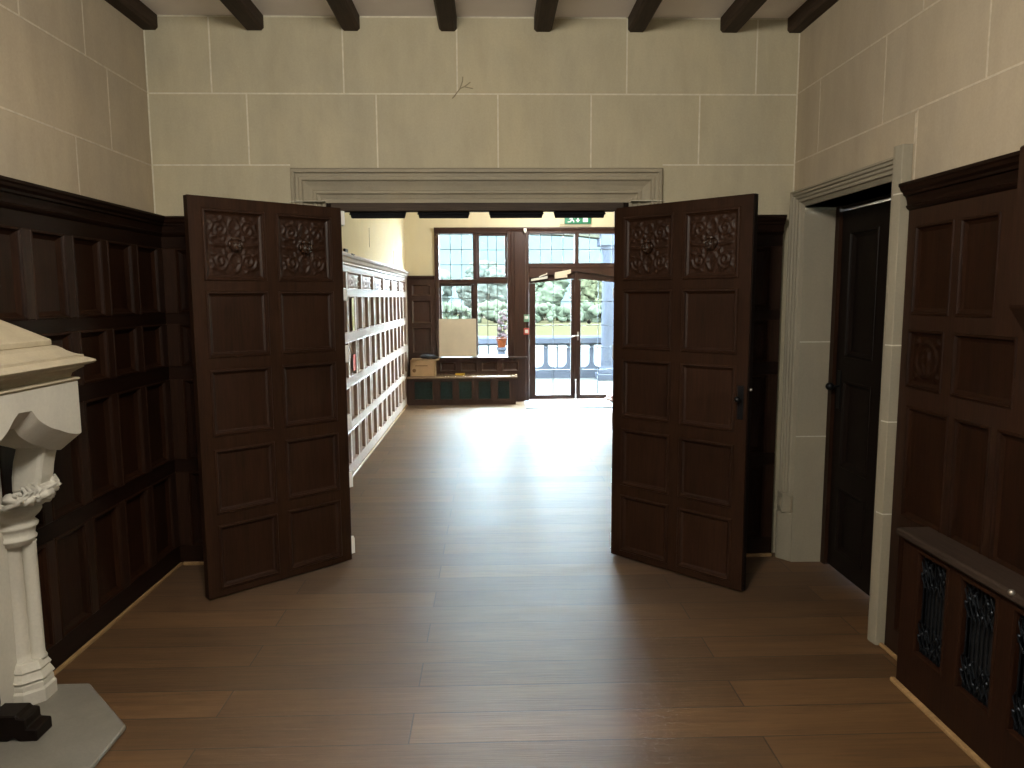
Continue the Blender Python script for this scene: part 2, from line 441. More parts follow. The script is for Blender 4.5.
def scroll_carve():
    polys = []
    for sx in (-1, 1):
        for sy in (-1, 1):
            cx, cy = .5+.27*sx, .5+.27*sy
            sp = spiral(cx, cy, .165, .03, 0, 1.6)
            sp = [(.5+sx*abs(.27)+(p[0]-cx)*sx, p[1] if sy > 0 else 2*cy-p[1]) for p in sp]
            polys.append(sp)
            polys.append([(.5+.03*sx, .5+.13*sy), (.5+.1*sx, .5+.2*sy), (.5+.12*sx, .5+.3*sy), (.5+.06*sx, .5+.42*sy), (.5, .5+.46*sy)])
            for k in range(5):
                a = k*1.25+.4
                polys.append([(cx+.15*math.cos(a)*sx, cy+.15*math.sin(a)*sy), (cx+.215*math.cos(a+.25)*sx, cy+.215*math.sin(a+.25)*sy)])
        polys.append([(.5+.14*sx, .5), (.5+.3*sx, .5), (.5+.45*sx, .52)])
    polys.append(spiral(.5, .5, .13, .13, 0, 1))
    d = dist_field(polys, .023, .0085)
    return lambda s, t: d(s, t) + .0012*math.sin(40*s)*math.sin(37*t)
def frieze_carve():
    polys = []
    for k in (0, 1):
        cx = .27+.46*k
        polys.append(spiral(cx, .5, .17, .03, 0, 1.7)); polys.append([(cx-.2, .1), (cx, .25), (cx+.2, .1)]); polys.append([(cx-.2, .9), (cx, .75), (cx+.2, .9)])
    polys.append([(.5, .08), (.5, .92)]); polys.append([(.06, .5), (.14, .5)]); polys.append([(.86, .5), (.95, .5)])
    return dist_field(polys, .05, .022)
def roundel_carve():
    polys = [spiral(.5, .5, .37, .37, 0, 1, 40), [(.44, .2), (.42, .34), (.36, .42), (.40, .52), (.40, .64), (.5, .72), (.6, .66), (.62, .52), (.58, .4), (.6, .2)]]
    for sx in (.13, .87):
        for sz in (.13, .87): polys.append(spiral(sx, sz, .07, .02, 0, 1.2, 14))
    d = dist_field(polys, .035, .010)
    return lambda s, t: d(s, t)+.008*math.exp(-((s-.5)**2+(t-.54)**2)/.02)
SCROLL, FRIEZE, ROUND = scroll_carve(), frieze_carve(), roundel_carve()

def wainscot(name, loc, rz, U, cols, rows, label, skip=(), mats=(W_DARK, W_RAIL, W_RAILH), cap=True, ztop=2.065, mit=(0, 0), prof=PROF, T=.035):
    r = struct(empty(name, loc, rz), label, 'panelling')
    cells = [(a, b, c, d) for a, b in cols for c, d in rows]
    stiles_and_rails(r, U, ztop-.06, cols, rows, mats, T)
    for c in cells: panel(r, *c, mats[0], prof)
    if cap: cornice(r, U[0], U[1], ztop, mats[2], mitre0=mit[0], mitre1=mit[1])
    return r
ROWS = [(.12, .575), (.65, 1.13), (1.205, 1.455), (1.515, 1.888)]
# left wall: local u = world y ; face at x=-1.89
cols = []
k = 4.285
while k > -2.6:
    cols.append((k-.243, k)); k -= .305
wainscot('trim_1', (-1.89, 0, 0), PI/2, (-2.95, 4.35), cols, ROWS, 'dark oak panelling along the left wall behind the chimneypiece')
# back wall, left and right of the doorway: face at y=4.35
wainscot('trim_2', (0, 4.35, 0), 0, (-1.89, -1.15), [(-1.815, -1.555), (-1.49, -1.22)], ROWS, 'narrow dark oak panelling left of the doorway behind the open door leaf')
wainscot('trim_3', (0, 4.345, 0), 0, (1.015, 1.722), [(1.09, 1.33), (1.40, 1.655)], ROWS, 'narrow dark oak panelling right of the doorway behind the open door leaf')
# right wall: local u = -world y ; face at x=1.785
r = struct(empty('trim_4', (1.785, 0, 0), -PI/2), 'dark oak panelling along the right wall with a carved roundel', 'panelling')
cells = [(-3.085, -2.825, 1.515, 1.888), (-2.785, -2.565, 1.515, 1.888), (-2.785, -2.44, 1.207, 1.455),
         (-3.075, -2.785, .64, 1.13), (-2.745, -2.54, .64, 1.13), (-2.505, -2.26, .64, 1.13), (-3.075, -2.785, .12, .575)]
rc = (-3.095, -2.845, 1.207, 1.455)
u = -2.2
while u < 2.4:
    for a, b in ROWS[1:]: cells.append((u+.06, u+.3, a, b))
    u += .305
frame(r, (-3.145, 2.95), (0, 2.01), cells+[rc], W_RAIL, .014)
for c in cells: panel(r, *c, W_DARK, PROF_THIN)
p = panel(r, *rc, W_DARK, PROF_THIN, carve=ROUND, name='carved_panel', label='square panel carved with a round medallion')
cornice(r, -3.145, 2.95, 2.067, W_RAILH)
MB().prism([(0, 1.40), (-.03, 1.48), (-.085, 1.56), (-.085, 2.072), (0, 2.072)], 'x', -2.385, -2.20).build('pilaster', W_RAIL, r, bevel=.006)

# pale floor-edge strips
def strip(name, pts, label, mat=W_STRIP):
    m = MB()
    for a in pts: m.box(*a)
    struct(m.build(name, mat, bevel=.004), label, 'baseboard')
strip('baseboard_left', [(-1.89, -1.872, -2.9, 4.345, 0, .018)], 'pale pine strip at the foot of the left panelling')
strip('baseboard_back', [(-1.87, -1.16, 4.33, 4.35, 0, .02), (1.03, 1.72, 4.325, 4.345, 0, .02)], 'pale pine strip at the foot of the panelling by the doorway')
strip('baseboard_right', [(1.768, 1.785, 2.86, 3.16, 0, .018)], 'pale pine strip below the right panelling near the stone post')

# ------------------------------------------------------------------ stone surround of the main doorway
sur = struct(empty('trim_5', (0, YB, 0)), 'moulded stone surround over the wide doorway', 'door surround')
def arch_ring(m, o0, o1, y0, y1, zb=0.0):
    """one moulding running up the jamb, across the head and down: o0/o1 = outer/inner offset from the outer edge"""
    XO0, XO1, ZT = -1.149, 1.015, 2.345
    pts = lambda o, y: [(XO0+o, y, zb), (XO0+o, y, ZT-o), (XO1-o, y, ZT-o), (XO1-o, y, zb)]
    A, B, Cc, D = pts(o0, y0), pts(o1, y1), pts(o1, .02), pts(o0, .02)
    V = [[m.bm.verts.new(p) for p in q] for q in (A, B, Cc, D)]
    for i in range(3):
        for k in range(4):
            a, b = V[k], V[(k+1) % 4]
            m.bm.faces.new((a[i], a[i+1], b[i+1], b[i]))
    for i in (0, 3): m.bm.faces.new([V[k][i] for k in range(4)])
m = MB()
prof = [(0, -.012), (.012, -.05), (.03, -.055), (.036, -.042), (.05, -.04), (.056, -.046), (.072, -.047), (.078, -.034), (.105, -.018), (.125, -.012), (.130, -.022), (.145, -.024), (.152, -.012), (.172, -.004), (.178, -.012), (.198, -.012)]
for (a, ya), (b, yb) in zip(prof, prof[1:]): arch_ring(m, a, b, ya, yb)
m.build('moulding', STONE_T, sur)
m = MB()
for x0, x1 in ((-1.15, -.95), (.82, 1.016)):
    m.box(x0, x1, -.058, 0, 2.150, 2.1535)
m.build('mortar_joint', MORTAR, sur)

# wooden door frame in the opening
df = struct(empty('trim_6', (0, YB, 0)), 'dark timber frame lining the wide doorway', 'door frame')
JAMB = wood('dull_black_jamb', (.006, .0035, .0025), (.016, .009, .006), 'z', .75, spec=.08)
for x0, x1 in ((-.952, -.925), (.788, .822)):
    MB().box(x0, x1, -.004, .30, 0, 2.165).build('jamb', JAMB, df, bevel=.004)
m = MB(); m.box(-.925, .788, -.006, .06, 2.10, 2.165); m.build('lintel', wood('grey_oak_lintel', (.028, .019, .013), (.075, .052, .036), 'x', .6, spec=.2), df, bevel=.004)
m = MB()
for x0, x1 in ((-.822, -.492), (-.425, -.118), (-.006, .318), (.378, .685)):
    m.prism([(x0, 2.10), (x0+.01, 2.064), (x1-.01, 2.064), (x1, 2.10)], 'y', .02, .05); m.box(x0, x1, .012, .02, 2.082, 2.09)
m.build('door_track', BLACKM, df, bevel=.002)

# ------------------------------------------------------------------ the two open door leaves
L, TH = .868, .045
BOSS = wood('polished_boss_oak', (.02, .009, .005), (.05, .024, .013), 'z', .28, spec=.5)
def leaf(name, loc, ang, side, label):
    """local u = 0 at the hinge to L at the free edge, face towards the viewer at y=0"""
    r = struct(empty(name, loc, ang), label, 'door')
    s = side
    cc = [(.065, .405), (.465, .803)]; rr = [(.048, .402), (.46, .81), (.877, 1.232), (1.29, 1.64)]
    top = (1.69, 2.058)
    cells = [(a, b, c, d) for a, b in cc for c, d in rr]
    carv = [(a, b, *top) for a, b in cc]
    X = lambda a, b: (min(s*a, s*b), max(s*a, s*b))
    cells = [(*X(c[0], c[1]), c[2], c[3]) for c in cells]; carv = [(*X(c[0], c[1]), c[2], c[3]) for c in carv]
    U = X(0, L)
    frame(r, U, (.012, 2.115), cells+carv, W_DOORF, TH, 'door_frame')
    PD = [(0, 0), (.005, -.007), (.013, -.008), (.019, -.001), (.021, .006), (.032, .012)]
    for c in cells: panel(r, *c, W_DOOR, PD, 'panel')
    for c in carv:
        p = panel(r, *c, W_DOOR, PD, 'carved_panel', SCROLL, 52, label='top panel carved with scrolling foliage')
        cx, cz = (c[0]+c[1])/2, (c[2]+c[3])/2
        b = MB()
        b.blob((cx, .002, cz), .034, 3, (.85, .95, 1.05)); b.blob((cx, -.033, cz-.004), .010, 2, (.7, 1, 1.3)); b.blob((cx-.013, -.028, cz+.012), .008, 2); b.blob((cx+.013, -.028, cz+.012), .008, 2)
        b.blob((cx, -.026, cz-.02), .011, 2, (1.3, .8, .5)); b.blob((cx, -.012, cz+.034), .018, 2, (1.5, .8, .7))
        b.blob((cx-.032, -.004, cz+.006), .014, 2, (.7, 1, 1.4)); b.blob((cx+.032, -.004, cz+.006), .014, 2, (.7, 1, 1.4))
        bo = b.build('carved_boss', BOSS, p, smooth=True); bo['label'] = 'small carved head in the middle of the panel'
    # back face boards
    m = MB(); m.box(U[0], U[1], TH, TH+.004, .012, 2.115); m.build('back_panel', W_DOORF, r)
    for z0, z1 in ((2.02, 2.10), (1.585, 1.65), (1.22, 1.315), (.81, .90), (.46, .55), (.045, .14)):
        m = MB()
        x0 = -s*(.008 if s > 0 else .026)
        m.box(*sorted((x0, s*.002)), .004, .04, z0, z1); m.lathe([(.009, z0-.004), (.009, z1+.004)], (x0, .03, 0), 10)
        m.build('hinge', STEEL, r)['label'] = 'pale metal hinge'
    return r
angL = math.atan2(3.784-4.366, -1.508+.861)       # direction hinge -> free edge
lf = leaf('door_1', (-.861, 4.366, 0), angL+PI, -1, 'open left leaf of the dark oak double doors, ten panels, carved heads at top')
angR = math.atan2(3.785-4.402, 1.332-.736)
rl = leaf('door_2', (.736, 4.402, 0), angR, 1, 'open right leaf of the dark oak double doors, with a lock plate, carved heads at top')
m = MB(); m.box(.815, .85, -.006, 0, .95, 1.13); m.build('lock_plate', IRON, rl, bevel=.003)
m = MB(); m.lathe([(.006, -.03), (.006, 0), (.013, 0)], (.835, 0, 1.06), 12, 'y'); m.blob((.835, -.042, 1.06), .018, 2); m.build('door_knob', IRON, rl, smooth=True)
m = MB(); m.box(L, L+.006, .006, .04, .012, 2.115); m.build('edge_strip', W_BLACK, rl)
m = MB(); m.lathe([(.008, -.012), (.008, .0)], (L+.012, .02, 1.11), 10, 'y'); m.build('latch', BRASS, rl, smooth=True)

# ------------------------------------------------------------------ right-hand stone doorway and its dark door
st = struct(empty('trim_7', (XR, 3.73, 0)), 'stone doorway surround in the right wall', 'door surround')
# profile: distance from opening edge d, projection into room p
SP = [(.0, 0), (.010, .006), (.022, .014), (.026, .024), (.040, .026), (.046, .034), (.058, .036), (.062, .045), (.075, .048), (.078, .054), (.088, .054), (.09, -.02), (0, -.02)]
y0, y1, zt = 3.255, 4.235, 2.105
m = MB()
m.prism([(-p, y1+d) for d, p in SP], 'z', .40, 2.4, None, lambda a, b: zt+(b-y1))
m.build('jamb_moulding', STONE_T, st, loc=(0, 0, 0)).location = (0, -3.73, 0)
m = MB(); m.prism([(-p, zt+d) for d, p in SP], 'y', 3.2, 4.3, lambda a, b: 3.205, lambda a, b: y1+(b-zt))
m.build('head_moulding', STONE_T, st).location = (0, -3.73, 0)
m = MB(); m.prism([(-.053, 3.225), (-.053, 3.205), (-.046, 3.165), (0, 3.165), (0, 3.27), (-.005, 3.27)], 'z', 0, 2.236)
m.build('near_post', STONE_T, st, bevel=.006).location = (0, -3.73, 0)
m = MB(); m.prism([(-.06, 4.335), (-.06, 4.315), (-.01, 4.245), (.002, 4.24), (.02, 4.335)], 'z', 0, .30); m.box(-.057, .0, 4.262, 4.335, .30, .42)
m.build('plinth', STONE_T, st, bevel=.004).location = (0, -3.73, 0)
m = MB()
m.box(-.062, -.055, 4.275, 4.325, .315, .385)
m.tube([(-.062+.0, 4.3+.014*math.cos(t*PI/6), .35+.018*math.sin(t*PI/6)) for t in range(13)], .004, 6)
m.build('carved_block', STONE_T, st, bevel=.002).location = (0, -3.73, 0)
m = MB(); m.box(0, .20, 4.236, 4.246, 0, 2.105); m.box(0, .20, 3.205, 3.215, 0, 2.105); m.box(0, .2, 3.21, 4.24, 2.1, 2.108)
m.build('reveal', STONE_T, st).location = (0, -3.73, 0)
m = MB()
for z in (.77, 1.33, 2.09): m.box(0, .2, 4.2345, 4.24, z-.003, z+.003)
for z in (.62, 1.04, 1.38, 2.03): m.prism([(-.0538, 3.207), (-.0468, 3.1642), (-.001, 3.1642), (-.001, 3.17), (-.04, 3.17), (-.047, 3.207)], 'z', z-.003, z+.003)
m.build('mortar_joint', MORTAR, st).location = (0, -3.73, 0)
# dark door, hung at x=2.0: local u = -world y
dd = struct(empty('door_3', (2.0, 3.735, 0), -PI/2), 'closed dark panelled door in the stone doorway of the right wall', 'door')
cells = [(-.36, -.05, .12, .5), (.05, .36, .12, .5), (-.36, -.05, .62, 1.12), (.05, .36, .62, 1.12), (-.36, -.05, 1.25, 1.95), (.05, .36, 1.25, 1.95)]
frame(dd, (-.45, .45), (.01, 2.07), cells, W_BLACK, .045, 'door_frame')
for c in cells: panel(dd, *c, W_BLACK)
m = MB(); m.box(-.45, .45, .045, .05, .01, 2.07); m.build('back_panel', W_BLACK, dd)
m = MB(); m.box(-.425, -.385, -.005, 0, .95, 1.17); m.build('lock_plate', IRON, dd)
m = MB(); m.lathe([(.007, -.045), (.007, 0)], (-.405, 0, 1.08), 10, 'y'); m.blob((-.405, -.055, 1.08), .024, 2); m.build('door_knob', IRON, dd, smooth=True)
m = MB(); m.box(2.0-XR-.02, 2.0-XR+.06, 4.19-3.73, 4.236-3.73, 0, 2.1); m.box(2.0-XR-.02, 2.0-XR+.06, 3.214-3.73, 3.285-3.73, 0, 2.1); m.box(2.0-XR, 2.0-XR+.06, 3.285-3.73, 4.19-3.73, 2.083, 2.10)
m.build('door_lining', W_RAIL, st)
# lit passage behind that door (seen only as a line of light above it)
m = MB(); m.box(2.9, 3.0, 3.22, 4.40, 0, 2.6); m.box(2.3, 3.0, 3.22, 4.4, 2.6, 2.7)
struct(m.build('wall_passage', CREAM), 'pale wall of the passage beyond the closed dark door', 'wall')

# ------------------------------------------------------------------ radiator case on the right
rc_ = empty('radiator_cabinet', (1.672, 1.6, 0), -PI/2, 'low dark oak radiator case with black iron grilles against the right panelling', 'radiator cabinet')
U0, U1 = -1.245, 1.2        # local u = 1.6 - y
ops = [(-1.145+.265*i, -1.145+.265*i+.2) for i in range(9)]
ops = [o for o in ops if o[1] < U1-.04]
cells = [(a, b, .178, .607) for a, b in ops]
frame(rc_, (U0, U1), (0.0, .625), cells, W_CAB, .03, 'front_frame')
m = MB(); m.box(U0, U0+.02, .03, .112, 0, .625); m.build('side_panel', W_CAB, rc_)
m = MB(); m.prism([(-.02, .628), (-.024, .636), (-.022, .652), (-.012, .658), (.112, .658), (.112, .625), (-.012, .625)], 'x', U0-.02, U1)
m.build('top_board', wood('worn_top_oak', (.022, .014, .010), (.062, .043, .032), 'x', .55, spec=.2), rc_, bevel=.002)
for a, b in ops:
    m = MB(); i = .0
    m.rings([rect(a, b, .178, .607, q, y) for q, y in ((0, 0), (.004, -.005), (.011, -.005), (.014, .004), (.014, .02))], fill=False)
    gm = m
    g = MB()
    g.box(a+.012, b-.012, .022, .026, .19, .2); g.box(a+.012, b-.012, .022, .026, .585, .597)
    for k in range(8):
        x = a+.02+k*(b-a-.04)/7
        g.tube([(x, .02, .19), (x, .02, .60)], .0032, 6)
    c = (a+b)/2
    for zc in (.52, .265):
        for sx in (-1, 1):
            for q in range(3):
                x0 = c+sx*(.02+.03*q)
                g.tube([(x0-.022*sx, .013, zc-.055), (x0, .011, zc-.02), (x0+.02*sx, .013, zc+.02), (x0-.005*sx, .011, zc+.058)], .0035, 6)
                g.tube([(x0+.018*sx, .012, zc-.05), (x0-.012*sx, .010, zc), (x0+.012*sx, .012, zc+.05)], .003, 6)
            for q in range(4):
                g.blob((c+sx*(.012+.022*q), .009, zc-.03+.02*((q*7) % 4)), .0065, 1, (1, .6, 1.5))
    go = g.build('grille', GRILLE, rc_); gm.build('grille_moulding', W_CAB, go, recalc=False)
m = MB(); m.box(U0+.02, U1, .06, .07, .01, .62); m.build('backing', VOID, rc_)
m = MB(); m.blob((-1.6+1.6+1.6-2.20-.0, -.02, .655), .012, 2); m.build('knob', BRASS, rc_, smooth=True)
m = MB(); m.box(U0-.01, U1, -.022, .0, 0, .02)
struct(m.build('baseboard_cabinet', W_STRIP, bevel=.004), 'pale pine strip at the foot of the radiator case', 'baseboard')
bpy.data.objects['baseboard_cabinet'].matrix_world = Matrix.Translation((1.672, 1.6, 0)) @ Matrix.Rotation(-PI/2, 4, 'Z')

# ------------------------------------------------------------------ stone chimneypiece on the left
fp = empty('chimneypiece', (-1.89, 1.9, 0), 0, 'pale carved stone chimneypiece with sloping hood and clustered shafts on the left wall', 'fireplace')
FX, FY = 1.89, -1.9           # world -> local: x+1.89, y-1.9
def fl(o): o.location = (FX, FY, 0); return o
Y0, Y1 = .92, 2.88
# sloping hood
m = MB(); m.prism([(-1.89, 1.425), (-1.690, 1.425), (-1.690, 1.447), (-1.89, 1.548)], 'y', Y0, Y1, lambda a, b: Y0+(.0 if b < 1.45 else .06), lambda a, b: Y1-(0 if b < 1.45 else .06))
STONE_H = stone('dusty_limestone', (.44, .385, .285), blotch=.35)
fl(m.build('hood', STONE_H, fp, bevel=.003))
# shelf / cornice
cp = [(-1.89, 1.425), (-1.690, 1.425), (-1.672, 1.422), (-1.652, 1.414), (-1.63, 1.400), (-1.605, 1.390), (-1.590, 1.387), (-1.590, 1.378), (-1.578, 1.374), (-1.562, 1.366), (-1.558, 1.360), (-1.566, 1.352), (-1.590, 1.345), (-1.592, 1.338), (-1.604, 1.332), (-1.622, 1.318), (-1.628, 1.304), (-1.606, 1.300), (-1.602, 1.294), (-1.610, 1.288), (-1.622, 1.283), (-1.622, 1.270), (-1.89, 1.270)]
ext = lambda a: max(0.0, (a+1.622))
m = MB(); m.prism(cp, 'y', Y0, Y1, lambda a, b: Y0-ext(a), lambda a, b: Y1+ext(a))
fl(m.build('cornice', STONE_H, fp))
# lintel with cusped arches: outline on the front face (y,z)
half = [(2.885, 1.285), (2.885, 1.082), (2.856, 1.081), (2.80, 1.095), (2.753, 1.113), (2.70, 1.132), (2.66, 1.152), (2.62, 1.178), (2.588, 1.213), (2.515, 1.216), (2.487, 1.196), (2.462, 1.172), (2.43, 1.150), (2.39, 1.132), (2.33, 1.112), (2.27, 1.098), (2.20, 1.09)]
def smooth(p, k=5):
    out = []
    for i in range(len(p)-1):
        a, b, c, d = p[max(i-1, 0)], p[i], p[i+1], p[min(i+2, len(p)-1)]
        for j in range(k):
            t = j/k
            out.append(tuple(.5*((2*b[q])+(-a[q]+c[q])*t+(2*a[q]-5*b[q]+4*c[q]-d[q])*t*t+(-a[q]+3*b[q]-3*c[q]+d[q])*t**3) for q in (0, 1)))
    return out + [p[-1]]
half = half[:2] + smooth(half[2:9]) + smooth(half[9:])
full = half + [(Y0+Y1-y, z) for y, z in half[::-1]]
def lintel(front, back, inset):
    m = MB()
    F = [(front, y, z) for y, z in full]
    def off(y, z):
        # chamfer: the soffit edge moves up and away behind the face
        if z > 1.28 or abs(y-2.885) < 1e-4 or abs(y-(Y0+Y1-2.885)) < 1e-4: return (y, z)
        return (y, z-inset)
    Bc = [(front-inset*1.1, *off(y, z)) for y, z in full]; K = [(back, *off(y, z)) for y, z in full]
    V = [[m.bm.verts.new(p) for p in q] for q in (F, Bc, K)]
    n = len(full)
    for a, b in zip(V, V[1:]):
        for i in range(n): m.bm.faces.new((a[i], a[(i+1) % n], b[(i+1) % n], b[i]))
    m.bm.faces.new(V[0]); m.bm.faces.new(V[2][::-1])
    return m
fl(lintel(-1.606, -1.80, .062).build('lintel', STONE_F, fp))
# back of the recess and firebox
m = MB(); m.box(-1.89, -1.862, 2.60, 2.78, .02, 1.30); m.box(-1.89, -1.862, Y0+.10, Y0+.28, .02, 1.30); m.box(-1.89, -1.86, Y0+.28, 2.6, 1.0, 1.3)
fl(m.build('jamb', STONE_F, fp))
m = MB(); m.box(-1.862, -1.69, Y0+.36, 2.46, .80, 1.16); fl(m.build('breast', STONE_F, fp, bevel=.01))
m = MB(); m.box(-1.888, -1.875, Y0+.28, 2.60, .02, 1.0); fl(m.build('fireback', IRON, fp))
for s, yc in ((1, 2.835), (-1, Y0+Y1-2.835)):
    # corbel: profile in x,z flaring from the capital to the lintel
    cpf = [(-1.79, 1.10), (-1.645, 1.10), (-1.652, 1.07), (-1.672, 1.055), (-1.690, 1.035), (-1.702, 1.0), (-1.710, .965), (-1.716, .925), (-1.726, .895), (-1.75, .875), (-1.828, .86), (-1.825, .93), (-1.815, .99), (-1.80, 1.04)]
    m = MB(); m.prism(cpf, 'y', yc-.06, yc+.045)
    fl(m.build('corbel', STONE_F, fp, bevel=.018, seg=2))
    # carved leaves round the capital
    m = MB(); rnd = random.Random(3)
    for k in range(12):
        t = k/11; yy = yc-.13+.20*t
        m.blob((-1.775+.045*math.sin(PI*t)+rnd.uniform(-.01, .01), yy, .862+rnd.uniform(-.016, .016)), .030, 2, (1.0, .9, .75), .22, k)
        m.tube([(-1.80, yy-.02, .83), (-1.755+.03*math.sin(PI*t), yy, .85), (-1.735+.03*math.sin(PI*t), yy+.012, .885), (-1.75, yy+.02, .905)], [.012, .014, .011, .006], 8)
        m.tube([(-1.755+.035*math.sin(PI*t)+.012*math.cos(q*.7), yy+.016*math.sin(q*.7), .855+.004*q) for q in range(8)], [.007]*8, 6)
    m.blob((-1.735, yc+.035, .875), .032, 3, (1.0, 1.1, 1.0), .15, 5); m.blob((-1.745, yc+.0, .838), .030, 3, (1.1, 1.4, .8), .15, 9)
    fl(m.build('carved_capital', STONE_F, fp, smooth=True))
    # capital rings, clustered shafts, base
    cx, cy = -1.865, yc
    rr = lambda r, n=24: r
    m = MB()
    m.lathe([(r_*.88, z_) for r_, z_ in [(.075, .655), (.075, .668), (.084, .672), (.086, .680), (.078, .688), (.080, .70), (.083, .716), (.092, .722), (.095, .732), (.083, .742), (.080, .752), (.090, .760), (.104, .772), (.112, .786), (.108, .802), (.094, .815), (.09, .83)]], (cx, cy, 0), 28)
    fl(m.build('capital_ring', STONE_F, fp, smooth=True))
    for (sx, sy, sr) in ((-1.884, yc-.008, .046), (-1.823, yc+.014, .026), (-1.872, yc+.058, .03), (-1.93, yc-.06, .03)):
        m = MB(); m.lathe([(sr*1.25, .175), (sr*1.28, .185), (sr*1.05, .196), (sr, .21), (sr, .652), (sr*1.1, .66)], (sx, sy, 0), 20)
        fl(m.build('shaft', STONE_F, fp, smooth=True))
    m = MB(); m.lathe([(.092, .02), (.092, .10), (.086, .112), (.098, .116), (.090, .128), (.082, .145), (.088, .155), (.078, .17), (.070, .185)], (cx, cy, 0), 8, rot=PI/8)
    m.lathe([(.1, .02), (.1, .072), (.094, .08)], (cx, cy, 0), 8, rot=PI/8)
    fl(m.build('base', STONE_F, fp))
# hearth slab (chamfered corners)
hp = [(-1.872, 2.927), (-1.673, 2.929), (-1.374, 2.617), (-1.352, 1.18), (-1.64, .86), (-1.872, .86)]
m = MB(); m.prism(hp, 'z', 0.0, .022)
props(m.build('hearth_slab', SLATE, bevel=.006), 'grey stone hearth slab with cut corners on the floor under the chimneypiece', 'hearth')
# dark wooden stepped foot with a turned rail standing on the hearth
fs = empty('fire_screen', (-1.72, 2.465, .022), 0, 'dark wooden screen stand with stepped foot and turned rail on the hearth', 'fire screen')
def foot(yc):
    m = MB()
    m.prism([(-.09, .0), (-.03, .0), (-.005, .014), (.012, .0), (.078, .0), (.078, .044), (.040, .048), (.040, .085), (.012, .088), (.008, .098), (-.09, .098)], 'y', yc-.035, yc+.06)
    m.build('foot', W_BLACK, fs, bevel=.004)
foot(.09); foot(-.75)
m = MB(); m.lathe([(.012, -.75), (.012, -.5), (.02, -.47), (.026, -.44), (.02, -.41), (.013, -.38), (.013, -.05), (.022, -.02), (.028, .005), (.022, .03), (.014, .045), (.022, .06), (.018, .09)], (-.085, 0, .125), 16, 'y')
m.build('turned_rail', W_BLACK, fs, smooth=True)
for yc in (.09, -.75):
    m = MB(); m.lathe([(.02, .03), (.02, .06), (.026, .07), (.022, .085), (.016, .1), (.02, .13), (.016, .2), (.022, .42), (.014, .45), (.02, .47), (.0, .49)], (-.085, yc, 0), 14); m.build('post', W_BLACK, fs, smooth=True)

# ------------------------------------------------------------------ far hall
HX, FY_ = -1.295, 11.30
m = MB(); m.box(HX-.3, HX, 4.70, 11.62, 0, 3.3)
wh = struct(m.build('wall_hall_left', CREAM), 'cream plaster wall above the lit panelling of the far hall', 'wall')
m = MB()
for y, z0, z1 in ((8.05, 2.14, 2.34), (10.05, 2.03, 2.22)): m.box(HX, HX+.002, y, y+.012, z0, z1)
m.build('crack', plain('plaster_crack', (.22, .19, .13), .9), wh)
m = MB(); m.box(HX, -.842, FY_, 11.62, 0, 3.3); m.box(2.32, 4.6, FY_, 11.62, 0, 3.3); m.box(-.842, 2.32, FY_, 11.62, 2.625, 3.3); m.box(-.842, .313, FY_, 11.62, 0, .69)
struct(m.build('wall_far', CREAM), 'cream plaster end wall of the far hall around the window and glazed doors', 'wall')
m = MB(); m.box(4.3, 4.6, 4.70, 6.6, 0, 3.3); m.box(4.3, 4.6, 10.9, 11.3, 0, 3.3); m.box(4.3, 4.6, 6.6, 10.9, 0, .8); m.box(4.3, 4.6, 6.6, 10.9, 2.95, 3.3)
struct(m.build('wall_hall_right', CREAM), 'cream plaster side wall of the far hall', 'wall')
m = MB(); m.box(2.6, 4.6, 4.40, 4.70, 0, 3.3); m.box(HX-.3, 2.6, 4.7, 4.75, 3.0, 3.3)
struct(m.build('wall_hall_near', CREAM), 'cream plaster wall beside the wide doorway on the hall side', 'wall')
struct(MB().box(HX-.3, 4.6, 4.70, 11.62, 3.3, 3.4).build('ceiling_hall', CREAM), 'cream ceiling of the far hall', 'ceiling')
w3 = struct(empty('assumed_window_side', (4.45, 8.75, .8)), 'assumed long side window of the far hall, not seen', 'window')  # unseen window, assumed from the light on the hall's left wall
m = MB(); m.box(-.05, .05, -2.15, 2.15, 0, .06); m.box(-.05, .05, -2.15, 2.15, 2.09, 2.15); m.box(-.05, .05, -2.15, 2.15, 1.4, 1.46)
for k in range(6): m.box(-.05, .05, -2.15+k*.848, -2.09+k*.848, 0, 2.15)
m.build('window_frame', W_FAR, w3); MB().box(-.004, .004, -2.1, 2.1, .03, 2.12).build('pane', GLASS, w3)
m = MB(); m.box(5.4, 5.6, 5.6, 11.6, 0, 3.5); m.box(4.6, 5.6, 5.6, 11.6, 3.3, 3.5); m.box(4.6, 5.4, 5.6, 5.8, 0, 3.3); m.box(4.6, 5.4, 11.4, 11.6, 0, 3.3)  # added walls and roof, unseen, to block sky light at the assumed side window
struct(m.build('wall_sky_block_side', CREAM), 'added pale walls keeping the sky out of the assumed side window of the hall', 'wall')

